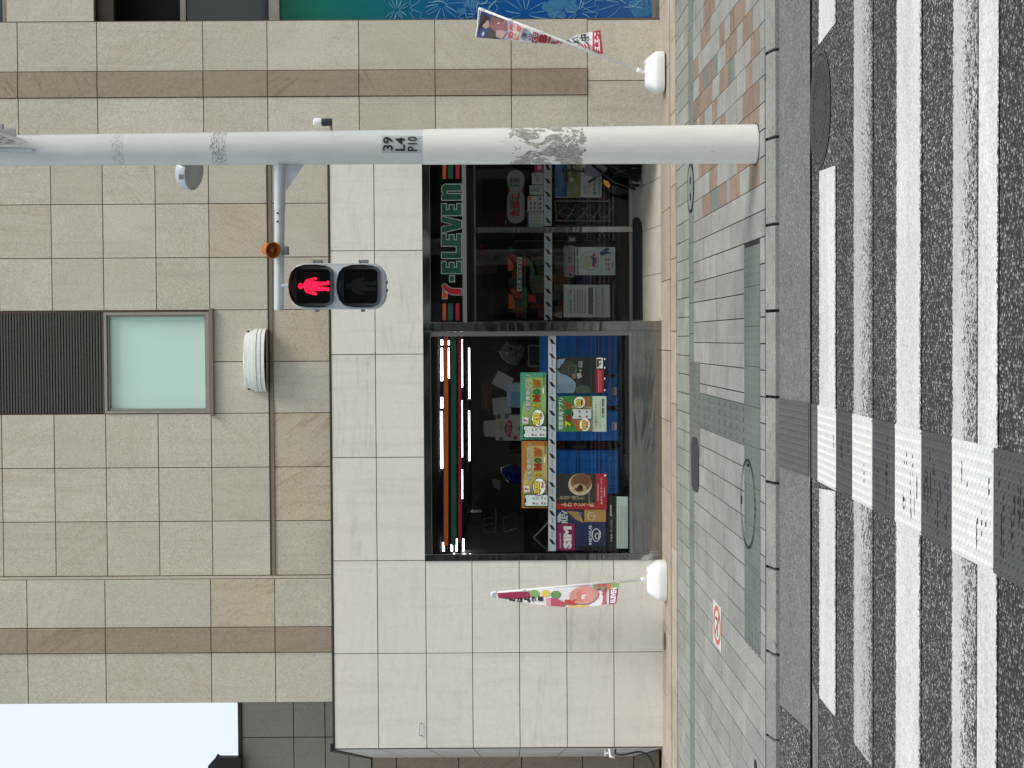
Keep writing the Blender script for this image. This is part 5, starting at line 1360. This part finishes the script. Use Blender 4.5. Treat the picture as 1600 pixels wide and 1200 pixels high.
# pedestrian signal head
YH = 10.76
def rsq(cx, cy, hx, hy, r, n=6):
    pts = []
    for sx, sy, a0 in ((1, 1, 0), (-1, 1, 90), (-1, -1, 180), (1, -1, 270)):
        for i in range(n+1):
            a = math.radians(a0+90*i/n); pts.append((cx+sx*(hx-r)+math.cos(a)*r, cy+sy*(hy-r)+math.sin(a)*r))
    return pts
hc = PY(527, 447, YH)
SH = thing('pedestrian_signal', 'pedestrian traffic light with red standing figure lit above dark lamp', 'traffic light', (hc.x, hc.y+.06, hc.z))
body = []
# outline a little rounder at the bottom
for x, y in rsq(527.5, 447.3, 75.5, 36, 23, 8): body.append(PY(x, y, YH))
mb = MB()
def loft(mb, loops, mat=0, cap0=True, cap1=True):
    for a, b in zip(loops, loops[1:]):
        n = len(a)
        for i in range(n): mb.poly([a[i], a[(i+1) % n], b[(i+1) % n], b[i]], mat)
    if cap0: mb.poly(loops[0][::-1], mat)
    if cap1: mb.poly(loops[-1], mat)
cen = hc
sc = lambda pts, s, dy: [cen+(p-cen)*s+Vector((0, dy, 0)) for p in pts]
loft(mb, [sc(body, .93, .16), sc(body, .99, .13), sc(body, 1.0, .02), sc(body, .985, .004), sc(body, .965, 0)])
weld(mb.build('housing', MAT['galv'], SH))
for k, cx in enumerate((489.8, 563.8)):
    mb = MB(); o = [PY(x, y, YH) for x, y in rsq(cx, 447.4, 30.5, 31.5, 11)]; i_ = [PY(x, y, YH) for x, y in rsq(cx, 447.4, 26.6, 26.9, 7.5)]
    up = lambda L_, d: [p+Vector((0, d, 0)) for p in L_]
    loft(mb, [up(o, -.0005), up(o, -.016), up(i_, -.018), up(i_, -.002)], cap0=False, cap1=False)
    rimo = mb.build('lamp', MAT['rim'], SH)
    mb = MB(); mb.poly([p+Vector((0, -.003, 0)) for p in i_]); lens = mb.build('lens', flat('lens_black', (7, 8, 9) if k == 0 else (10, 12, 13), .12, 0, .5), rimo)
    # visor: a hood open at the bottom
    path = [(cx+20, 415.3), (cx+6, 414.2), (cx-12, 414.8), (cx-25, 418.5), (cx-31.5, 426), (cx-34.6, 437), (cx-35.6, 447.4)]
    path += [(x, 894.8-y) for x, y in path[-2::-1]]
    n = len(path); dep = [.018+.105*math.sin(math.pi*i/(n-1))**.6 for i in range(n)]
    mb = MB()
    cc = PY(cx, 447.4, YH)
    for i in range(n-1):
        p, q = PY(*path[i], YH), PY(*path[i+1], YH); pi, qi = cc+(p-cc)*.955, cc+(q-cc)*.955
        dp, dq = Vector((0, -dep[i], 0)), Vector((0, -dep[i+1], 0))
        mb.poly([p, q, q+dq, p+dp], 0); mb.poly([pi, qi, qi+dq, pi+dp], 0); mb.poly([p+dp, q+dq, qi+dq, pi+dp], 0)
    for j in (0, n-1):
        p = PY(*path[j], YH); pi = cc+(p-cc)*.955; d = Vector((0, -dep[j], 0)); mb.poly([p, pi, pi+d, p+d], 0)
    weld(mb.build('visor', MAT['visor'], rimo))
    zoom = lambda L_: [(440+a/8.889+(cx-489.8), 400+b/8.889) for a, b in L_]
    man = zoom([(300, 395), (312, 372), (322, 352), (345, 328), (385, 314), (430, 305), (465, 297), (480, 300), (494, 312), (482, 330), (450, 337), (415, 347), (440, 353), (500, 357), (560, 358), (610, 362), (628, 355), (636, 343), (652, 346), (664, 358), (662, 378), (660, 398), (640, 404), (560, 408), (500, 414), (500, 424), (560, 428), (625, 434), (655, 437), (662, 455), (660, 488), (645, 490), (622, 478), (560, 484), (500, 486), (425, 482), (450, 494), (478, 508), (494, 522), (492, 536), (478, 543), (440, 537), (400, 527), (345, 510), (322, 480), (312, 450), (300, 430)])
    head = [(440+(264+36*math.cos(a))/8.889+(cx-489.8), 400+(418+41*math.sin(a))/8.889) for a in [2*math.pi*i/18 for i in range(18)]]
    mb = MB()
    for L_ in (man, head): mb.poly([PY(x, y, YH-.006) for x, y in L_])
    if k == 0:
        rm = N('red_figure_light'); rm.set(col=(.8, .0, .03), em=(1.0, .004, .035), es=1.5); mb.build('red_figure', rm.m, rimo)
    else: mb.build('dark_figure', flat('unlit_figure', (22, 30, 30), .3), rimo)
mb = MB(); mb.tube([PY(440, 446.5, YPO-.03), PY(455, 446.5, YPO-.03)], .015, 12); mb.build('hanger', MAT['galv'], SH)
for x in (494, 566):
    mb = MB(); 
    for a, b in ((-6.5, -4), (-2.5, 8)):
        p, q = PY(x+b, 412.5, YH), PY(x+a, 405.5, YH); mb.box(p.x, q.x, YH+.04, YH+.09, p.z, q.z)
    p, q = PY(x+8, 412.5, YH), PY(x-6.5, 409, YH); mb.box(p.x, q.x, YH+.05, YH+.08, p.z, q.z)
    mb.build('hinge', MAT['galv_dark'], SH)
    mb = MB(); p, q = PY(x+3, 487, YH), PY(x-3, 482.5, YH); mb.box(p.x, q.x, YH+.04, YH+.08, p.z, q.z); mb.build('latch', MAT['galv_dark'], SH)
mb = MB()
for y in (441, 454):
    c_ = PY(602.5, y, YH+.06); mb.tube([c_+Vector((0, 0, .01)), c_-Vector((0, 0, .016))], .012, 8)
mb.build('cable_gland', MAT['galv_dark'], SH)
# orange loudspeaker on the arm
c_ = PY(427, 391, YPO-.17); HN = thing('signal_loudspeaker', 'small round orange horn loudspeaker clamped to the signal arm', 'loudspeaker', tuple(c_))
ax = Vector((-.10, -.80, -.52)).normalized()
def cone_pts(mb, c0, axv, prof, n=28, mat=0):
    a = axv.orthogonal().normalized(); b = axv.cross(a); rings = []
    for t, r in prof: rings.append([c0+axv*t+(a*math.cos(2*math.pi*j/n)+b*math.sin(2*math.pi*j/n))*r for j in range(n)])
    for p, q in zip(rings, rings[1:]):
        for j in range(n): mb.poly([p[j], p[(j+1) % n], q[(j+1) % n], q[j]], mat)
    return rings
mb = MB(); r_ = cone_pts(mb, c_, ax, [(-.13, .03), (-.125, .038), (-.07, .046), (0, .0585), (.002, .055), (-.03, .046), (-.055, .04)]); mb.poly(r_[-1]); mb.poly(r_[0]); weld(mb.build('horn', MAT['orange'], HN))
mb = MB(); r_ = cone_pts(mb, c_, ax, [(-.05, .02), (-.03, .02), (-.022, .012)]); mb.poly(r_[-1]); weld(mb.build('core', MAT['orange'], HN))
mb = MB(); p, q = PY(450, 398, YPO-.05), PY(443, 385, YPO-.05); mb.box(p.x, q.x, YPO-.09, YPO+.01, p.z, q.z); mb.tube([c_-ax*.11, PY(441, 392, YPO-.04)], .01, 8); mb.build('clamp', MAT['galv_dark'], HN)
# round lamp behind the pole
c_ = PY(297, 268, 11.3); LM = thing('pole_lamp', 'round grey lamp with dark face, half hidden behind the signal pole', 'lamp', tuple(c_))
ax = Vector((-.16, -.30, -.94)).normalized()
mb = MB(); r_ = cone_pts(mb, c_, ax, [(-.075, .02), (-.072, .085), (-.055, .115), (-.01, .135), (.032, .135), (.036, .13)], 36); mb.poly(r_[0]); weld(mb.build('casing', MAT['galv'], LM))
mb = MB(); r_ = cone_pts(mb, c_, ax, [(.0362, .13), (.030, .122), (.030, .001)], 36); weld(mb.build('face', flat('lamp_face', (176, 180, 180), .4), LM))
mb = MB(); mb.tube([c_-ax*.06, PY(283, 245, YPO+.1)], .016, 10); mb.build('bracket', MAT['galv_dark'], LM)
p = PY(285, 277, 11.15); mb = MB(); mb.box(p.x-.02, p.x+.015, 11.10, 11.125, p.z-.014, p.z+.016); mb.build('label', ink((150, 154, 156)), LM)
# photocell on its bracket
c_ = PY(510, 191, YPO); PC = thing('light_sensor', 'small sensor with white cap and black body on the right side of the pole', 'sensor', tuple(c_))
mb = MB(); r_ = cone_pts(mb, PY(496, 191, YPO), Vector((0, 0, 1)), [(-.03, .028), (.005, .030), (.022, .027), (.028, .018)], 20); mb.poly(r_[-1]); mb.poly(r_[0]); weld(mb.build('cap', MAT['white_plastic'], PC))
mb = MB(); r_ = cone_pts(mb, PY(511, 191, YPO), Vector((0, 0, 1)), [(-.035, .026), (.033, .028)], 20); mb.poly(r_[-1]); mb.poly(r_[0]); weld(mb.build('body', flat('sensor_body', (50, 54, 66), .5), PC))
mb = MB(); mb.tube([PY(516, 194, YPO), PY(517, 200, YPO), PY(517, 212, YPO)], .011, 8); mb.build('bracket', MAT['galv_dark'], PC)
# sign seen nearly edge-on at the top of the pole
c_ = PY(8, 215, YPO-.2); SG = thing('pole_sign', 'grey sign plate seen from below at the top of the pole', 'sign', tuple(c_))
mb = MB()
YS0 = YPO-.26
plate = [PY(-40, 203, YS0), PY(1, 207, YS0), PY(29, 215, YS0-.02), PY(45, 223, YS0-.05), PY(22, 226, YS0-.05), PY(-40, 228.5, YS0)]
mb.prism(plate, (0, .006, 0)); mb.build('plate', flat('sign_grey', (140, 142, 142), .5), SG)
mb = MB()
for a, b, c2, d in ((2, 213.5, 9, 215.6), (0, 217, 5, 218.6), (12, 218.5, 20, 220), (8, 223.5, 18, 222.6), (19, 220, 22, 221.6), (-4, 221.5, 3, 223.2), (-20, 210, -6, 212), (-22, 216, -8, 218)):
    mb.poly([PY(a, b, YS0-.0612), PY(c2, d-.9, YS0-.0612), PY(c2, d, YS0-.0612), PY(a, b+1.2, YS0-.0612)])
mb.build('lettering', ink((44, 46, 46)), SG)
mb = MB(); mb.prism([PY(-30, 202.5, YS0+.03), PY(24, 201, YS0+.03), PY(25, 213.5, YS0+.03), PY(3, 208, YS0+.03)], (0, .01, 0)); mb.prism([PY(-20, 192, YS0+.08), PY(3, 193.5, YS0+.08), PY(4, 204, YS0+.08), PY(-20, 203, YS0+.08)], (0, .04, 0)); mb.build('bracket', flat('bracket_grey', (160, 162, 162), .5), SG)
mb = MB(); mb.prism([PY(-40, 229, YS0+.04), PY(2, 229, YS0+.04), PY(46, 231, YS0+.05), PY(47, 233.5, YS0+.05), PY(2, 233, YS0+.04), PY(-40, 234, YS0+.04)], (0, .2, 0)); mb.tube([PY(-20, 222, YS0), PY(-20, 228, YPO)], .02, 8); mb.build('arm', MAT['galv'], SG)

# ================================================================== advertising flags
def flag(label, poleT, poleB, P_, Fr, Y0, dY, basepx, elems, seed, fold):
    """P_, Fr: (v, x, y) knots for pole side and free edge"""
    xL, xR, yT, yB = basepx
    bc = PY((xL+xR)/2, (yT+yB)/2, Y0); zb_ = PY(xR, (yT+yB)/2, Y0).z; zt_ = PY(xL, (yT+yB)/2, Y0).z
    t = thing('banner_flag', label, 'banner', (bc.x, Y0, zb_), 'advertising banner flags with white water bases')
    hw = (PY(xL, yT, Y0).x-PY(xL, yB, Y0).x)/2; h = zt_-zb_
    mb = MB(); loops = []
    for s, k in ((.93, 0), (.985, .03), (1.0, .08), (1.0, .40), (.985, .46), (.86, .66), (.68, .92), (.60, .98), (.45, 1.0)):
        z = zb_+h*k; L_ = []
        for i in range(32):
            a = 2*math.pi*i/32; cx_, sx_ = math.cos(a), math.sin(a)
            L_.append(Vector((bc.x+hw*s*math.copysign(abs(cx_)**.45, cx_), Y0+.17*s*math.copysign(abs(sx_)**.45, sx_), z)))
        loops.append(L_)
    loft(mb, loops); o = weld(mb.build('water_base', MAT['white_plastic'], t))
    mb = MB(); mb.tube([Vector((bc.x+hw*.45, Y0-.05, zt_-.03)), Vector((bc.x+hw*.45, Y0-.05, zt_+.012))], .024, 14); mb.build('filler_cap', MAT['white_dirty'], t)
    p0, p1 = PY(*poleB, Y0), PY(*poleT, Y0)
    mb = MB(); mb.tube([Vector((bc.x, Y0, zt_-.01)), Vector((bc.x, Y0, zt_)).lerp(p0, .7), p0], .014, 12); mb.tube([Vector((p0.x, Y0, p0.z))+(p0-p1).normalized()*.03, p0-(p0-p1).normalized()*.02], .024, 14); mb.build('socket', MAT['white_plastic'], t, smooth=True)
    mb = MB(); mb.tube([p0, p0.lerp(p1, .5), p1], [.0165, .0145, .0125], 12); mb.build('pole', MAT['white_plastic'], t, smooth=True)
    def kn(K, v):
        for a, b in zip(K, K[1:]):
            if v <= b[0]:
                q = (v-a[0])/max(b[0]-a[0], 1e-6); return a[1]+(b[1]-a[1])*q, a[2]+(b[2]-a[2])*q
        return K[-1][1], K[-1][2]
    def Mf(u, v, lift=0):
        px, py = kn(P_, v); fx, fy = kn(Fr, v)
        a = PY(px, py, Y0); b = PY(fx, fy, Y0+dY(v)); p = a.lerp(b, u)
        p = p+Vector((0, -lift+fold*math.sin(u*3.1)*math.sin(v*9+seed)*.03, 0)); return p
    mb = MB(); nu, nv = 8, 60
    g = [[Mf(i/nu, j/nv) for i in range(nu+1)] for j in range(nv+1)]
    for j in range(nv):
        for i in range(nu): mb.poly([g[j][i], g[j][i+1], g[j+1][i+1], g[j+1][i]])
    cl = weld(mb.build('cloth', ink((222, 222, 226)), t))
    # bars and ties
    mb = MB(); mb.tube([p1, Mf(.5, 0, .002), Mf(1, 0, .002)], .0065, 8); mb.build('top_bar', MAT['white_plastic'], t)
    for v in (.02, .25, .5, .78, .99):
        mb = MB(); a = Mf(0, v); mb.tube([a+(p1-p0).normalized()*.018, a-(p1-p0).normalized()*.018], .017, 10); mb.build('loop', MAT['white_plastic'], t)
    k = 0
    for e in elems:
        g_ = sum(e[-1])/3; e = e[:-1]+(tuple(int(.80*c_+.08*g_+.12*205) for c_ in e[-1]),)
        k += 1; lf = .0012*k+.001; mb = MB(); typ = e[0]
        if typ == 'rect':
            _, u0, v0, u1, v1, c_ = e; nn = max(1, int((v1-v0)/.015)); uu = max(1, int(abs(u1-u0)/.2))
            for j in range(nn):
                for i in range(uu):
                    a, b = v0+(v1-v0)*j/nn, v0+(v1-v0)*(j+1)/nn; c1, c2 = u0+(u1-u0)*i/uu, u0+(u1-u0)*(i+1)/uu
                    for sgn in (1, -1): mb.poly([Mf(c1, a, lf*sgn), Mf(c2, a, lf*sgn), Mf(c2, b, lf*sgn), Mf(c1, b, lf*sgn)])
            mb.build('print', ink(c_), cl, recalc=False)
        elif typ == 'ell':
            _, cu, cv, ru, rv, c_ = e; n = 20
            ctr = (cu, cv); pts = [(min(1, max(0, cu+ru*math.cos(2*math.pi*i/n))), cv+rv*math.sin(2*math.pi*i/n)) for i in range(n)]
            for i in range(n):
                for sgn in (1, -1): mb.poly([Mf(*ctr, lf*sgn), Mf(*pts[i], lf*sgn), Mf(*pts[(i+1) % n], lf*sgn)])
            mb.build('print', ink(c_), cl, recalc=False)
        elif typ == 'text':
            _, s, ul, vt, ur, vb, c_ = e; vs, fs = textmesh(s, .05)
            for sgn in (1, -1):
                mb.mesh([Mf(ul+(ur-ul)*a, vb+(vt-vb)*b, lf*sgn) for a, b in vs], fs)
            mb.build('lettering', ink(c_), cl, recalc=False)
        elif typ == 'poly':
            _, pts, c_ = e
            for sgn in (1, -1): mb.poly([Mf(a, b, lf*sgn) for a, b in pts])
            mb.build('print', ink(c_), cl, recalc=False)
    return t
flag('tilted twisted banner flag with navy top and red lower band, right of the pole', (748, 13), (998, 110), [(0, 750, 14), (.35, 817, 39), (.7, 885, 64.5), (1, 942, 86)],
     [(0, 743.4, 58.4), (.3, 800.7, 63), (.48, 839, 67.6), (.66, 873, 70), (.74, 888, 62), (.8, 897, 55), (.9, 924, 50), (1, 938, 48)], 16.35,
     lambda v: -.05+.16*math.sin(min(1, max(0, (v-.45)/.5))*math.pi), (1008, 1037, 82, 146),
     [('rect', 0, .01, 1, .20, (52, 66, 118)), ('rect', 0, .20, 1, .27, (170, 158, 190)),
      ('poly', [(.25, .03), (.55, .02), (.62, .07), (.5, .10), (.3, .08)], (196, 166, 148)), ('poly', [(.2, .02), (.6, .012), (.68, .035), (.5, .045), (.25, .07), (.2, .09), (.12, .05)], (60, 46, 44)),
      ('poly', [(.6, .09), (.98, .085), (1, .15), (.8, .175), (.62, .13)], (66, 54, 50)), ('poly', [(.1, .10), (.5, .09), (.7, .15), (.55, .24), (.1, .22)], (142, 84, 84)), ('ell', .35, .16, .12, .014, (206, 190, 186)), ('poly', [(.55, .15), (.9, .16), (1, .21), (.6, .245)], (176, 138, 134)),
      ('ell', .85, .055, .1, .011, (176, 190, 222)),
      ('text', 'の', .95, .255, .55, .30, (196, 60, 40)), ('text', '超', .5, .25, .05, .30, (196, 60, 40)), ('text', 'にぎ', .98, .305, .05, .345, (214, 100, 60)),
      ('poly', [(.2, .36), (.8, .35), (.95, .38), (.6, .415), (.2, .40)], (126, 132, 156)), ('poly', [(.5, .362), (.75, .362), (.7, .39), (.5, .392)], (56, 58, 72)), ('text', '12', .9, .415, .4, .435, (110, 114, 150)),
      ('rect', .25, .44, 1, .48, (184, 48, 74)), ('text', 'くじ', .95, .445, .35, .476, (236, 226, 230)),
      ('text', 'B', .97, .49, .15, .555, (186, 26, 50)), ('rect', .2, .565, .95, .582, (186, 26, 50)), ('text', 'U', .97, .592, .1, .655, (186, 26, 50)), ('rect', .1, .665, .9, .69, (186, 26, 50)),
      ('poly', [(.2, .70), (.8, .69), (.9, .74), (.1, .76)], (62, 66, 110)),
      ('text', '発売', .92, .765, .2, .82, (30, 30, 36)), ('text', '中、', .92, .825, .25, .885, (30, 30, 36)), ('text', 'ミ', .3, .82, .0, .90, (190, 40, 58)),
      ('rect', 0, .912, 1, 1, (186, 34, 44)), ('text', '7-ELE', .92, .932, .08, .98, (236, 232, 234))], 1.0, 1.2)
# mirrored ordering on flag one comes from the twist: its lower half shows the back of the cloth
flag('upright banner flag with smoothie pictures and purple foot, left of the shop', (767.5, 927), (1004, 905.5), [(0, 769, 926), (1, 967.8, 910)],
     [(0, 768.7, 933), (.12, 793, 939), (.3, 828, 943), (.44, 856, 947), (.63, 894, 948.8), (.77, 922.5, 948), (.9, 948, 944.5), (1, 962.7, 942)], 16.4,
     lambda v: -.10-.16*v, (1011, 1041, 876, 937),
     [('rect', 0, 0, 1, .03, (150, 186, 206)), ('rect', 0, .03, .3, .35, (196, 206, 214)), ('poly', [(.15, .04), (.12, .3), (.55, .31), (.75, .2), (.9, .05)], (150, 24, 62)),
      ('ell', .3, .33, .25, .045, (110, 160, 80)), ('ell', .28, .42, .2, .035, (226, 190, 60)), ('ell', .35, .5, .2, .04, (90, 150, 70)), ('rect', .25, .47, .5, .48, (60, 110, 50)),
      ('text', 'お', .98, .13, .62, .18, (24, 20, 22)), ('text', 'は', .95, .19, .55, .24, (24, 20, 22)), ('text', 'よ', .92, .25, .5, .30, (24, 20, 22)), ('text', 'う', .86, .31, .45, .345, (24, 20, 22)), ('text', '！', .75, .36, .4, .40, (24, 20, 22)),
      ('poly', [(.55, .42), (.95, .44), (1, .57), (.75, .57), (.5, .5)], (178, 62, 88)), ('poly', [(.55, .42), (.95, .43), (.97, .465), (.55, .46)], (216, 140, 156)),
      ('poly', [(.62, .57), (.82, .57), (.9, .66), (.62, .67)], (196, 50, 44)), ('ell', .45, .72, .42, .115, (214, 142, 132)), ('ell', .45, .745, .34, .085, (222, 120, 108)), ('text', 'R', .62, .70, .35, .76, (244, 232, 228)),
      ('rect', .9, .6, 1, .75, (220, 190, 90)), ('ell', .12, .82, .12, .03, (110, 150, 80)), ('rect', 0, .83, .22, .9, (196, 60, 60)), ('poly', [(.1, .85), (.35, .86), (.35, .88), (.1, .9)], (110, 140, 80)),
      ('text', 'Smoothie', .96, .855, .25, .895, (190, 40, 70)), ('rect', 0, .92, .3, 1, (132, 156, 84)), ('rect', .3, .92, 1, 1, (140, 40, 96)), ('rect', 0, .90, .28, .93, (206, 96, 60)), ('text', 'ELEVEN', .95, .935, .22, .985, (236, 228, 232))], 0.3, 1.0)

# ================================================================== mural film on the right bay
def mk_mural():
    n = N('mural_film'); v = n.obj(); z = n.n('SeparateXYZ', {0: v}).outputs[2]
    z0, z1 = Z_(1020, 14, YQ), Z_(437, 14, YQ)
    tt = n.n('MapRange', {'Value': z, 'From Min': z1, 'From Max': z0}).outputs[0]
    c = n.ramp(tt, [(0, L((0, 84, 72))), (.1, L((4, 112, 92))), (.3, L((6, 108, 120))), (.48, L((4, 88, 150))), (.75, L((8, 78, 158))), (1, L((56, 100, 160)))])
    n.set(col=c, rough=.35, spec=.3); return n.m
mu = thing('wall_mural', 'glossy green to blue film with pale hibiscus line drawing beside the stone pilaster', 'mural', (XQ0+2, YQ, 0))
mb = MB(); mb.box(XQ0+.004, XQ1-.01, YQ-.012, YQ+.01, zq(1019), zq(437)+.0)
o = mb.build('film', mk_mural(), None); 
o.parent = mu; o.data.transform(Matrix.Translation(-Vector(mu.location))); 
lm = [flat('mural_line', (88, 142, 190), .4), flat('mural_line_pale', (124, 172, 204), .4), flat('mural_leaf', (50, 124, 168), .4)]
SK = [0]
def stroke(mb, pts, w_, mat=0):
    pts = crv([Vector(p+(0,)) if len(p) == 2 else p for p in pts], 5)
    L_ = []
    for i, p in enumerate(pts):
        t = (pts[min(i+1, len(pts)-1)]-pts[max(i-1, 0)]).normalized(); nrm = Vector((-t.y, t.x, 0)); k = w_*(1-.6*abs(2*i/(len(pts)-1)-1)); L_.append((p+nrm*k, p-nrm*k))
    for a, b in zip(L_, L_[1:]):
        mb.poly([(q.x, YQ-.0142-SK[0], q.y) for q in (a[0], b[0], b[1], a[1])], mat)
    SK[0] += .00002
rnd = random.Random(11)
mb = MB(); x0_, zlo = XQ0+.01, zq(1019)
cs = [(820, 22, .42), (975, 4, .46), (690, 8, .34), (770, -60, .4), (905, -70, .5), (640, -50, .3), (850, -150, .5), (990, -140, .4), (740, -170, .4), (905, 20, .26), (620, 16, .22), (745, 24, .2)]
xmax = XQ1-.02
for px, py, R_ in cs:
    c_ = PY(px, py, YQ)
    n = 13
    for i in range(n):
        a = 2*math.pi*i/n+rnd.uniform(-.1, .1); r1 = R_*rnd.uniform(.5, .8); b = a+rnd.uniform(-.25, .25)
        pts = [(c_.x+math.cos(a)*R_*.12, c_.z+math.sin(a)*R_*.12), (c_.x+math.cos((a+b)/2)*r1*.6, c_.z+math.sin((a+b)/2)*r1*.6), (c_.x+math.cos(b)*r1, c_.z+math.sin(b)*r1)]
        pts = [p for p in pts]
        if min(p[0] for p in pts) < x0_ or max(p[0] for p in pts) > xmax or min(p[1] for p in pts) < zlo or max(p[1] for p in pts) > zq(600): continue
        stroke(mb, pts, .006, 0 if i % 3 else 1)
    # petal outlines
    for i in range(5):
        a = 2*math.pi*i/5+.4; pts = []
        for j in range(9):
            t = a+(j-4)*.15; rr = R_*(.92+.10*math.sin(j*1.9)-.06*abs(j-4)); pts.append((c_.x+math.cos(t)*rr, c_.z+math.sin(t)*rr))
        ok = [p for p in pts if x0_ < p[0] < xmax and zlo < p[1] < zq(600)]
        if len(ok) > 2: stroke(mb, ok, .006, 0)
for i in range(70):
    px = rnd.uniform(600, 1010); py = rnd.uniform(-200, 26); c_ = PY(px, py, YQ); pts = [(c_.x, c_.z)]; a = rnd.uniform(0, 6.28)
    for j in range(4): a += rnd.uniform(-.9, .9); pts.append((pts[-1][0]+math.cos(a)*.06, pts[-1][1]+math.sin(a)*.06))
    if min(p[0] for p in pts) < x0_+.01 or max(p[0] for p in pts) > xmax or min(p[1] for p in pts) < zlo: continue
    stroke(mb, pts, .007, rnd.choice((0, 1, 2)))
o = mb.build('line_drawing', lm, mu, recalc=False)
mb = MB()
for li, (px, py, s) in enumerate(((862, 12, .11), (880, 2, .14), (866, 22, .07), (894, 14, .09), (876, 24, .06), (1004, 12, .16), (1012, 2, .14), (735, 6, .08), (722, 18, .06))):
    c_ = PY(px, py, YQ); n = 14; pts = []
    for i in range(n):
        a = 2*math.pi*i/n; r = s*(.75+.35*rnd.random()); pts.append((max(x0_, min(xmax, c_.x+math.cos(a)*r*.7)), YQ-.0123-li*.00016, max(zlo+.004, c_.z+math.sin(a)*r)))
    mb.poly(pts)
mb.build('leaves', flat('mural_leaf_pale', (58, 124, 166), .4), mu, recalc=False)

# ================================================================== street side opposite the shop (seen in reflections)
OB = thing('opposite_building', 'grey office building across the street behind the viewer', 'building', (0, -12, 0))
mb = MB(); mb.box(-26, 26, -24, -12, -.4, 9.0); mb.build('wall', flat('opposite_wall', (118, 114, 106), .85, vary=.12, scale=2), OB)
for i in range(-10, 11):
    for k in range(3):
        mb = MB(); x = i*2.4; mb.box(x-.8, x+.8, -12.0, -11.96, .9+k*2.9, 2.6+k*2.9); mb.build('window', MAT['darkglass'], OB)
hd = MB(); rr = random.Random(5)
for i in range(5200):
    x = rr.uniform(-16, 16); y = -8.9+rr.uniform(-.45, .45); z = rr.uniform(-.1, .95)+.12*math.sin(x*1.7); s = rr.uniform(.03, .07); a, b = rr.uniform(0, 6.28), rr.uniform(-1, 1)
    u = Vector((math.cos(a), math.sin(a), b)).normalized()*s; v = Vector((-math.sin(a), math.cos(a), rr.uniform(-1, 1))).normalized()*s*.6; p = Vector((x, y, z))
    hd.poly([p-u, p-v, p+u, p+v])
tag(hd.build('hedge', flat('hedge_leaf', (62, 84, 44), .6, vary=.3, scale=5), recalc=False), 'clipped green hedge across the street behind the viewer', 'hedge')
strip('pavement_opposite', MAT['kerb'], [(-12, -.08), (-7.2, -.08), (-7.19, -.25)])
for p_ in list(bpy.data.objects):
    if p_.name.startswith('pavement_opposite'): p_['kind'] = 'structure'
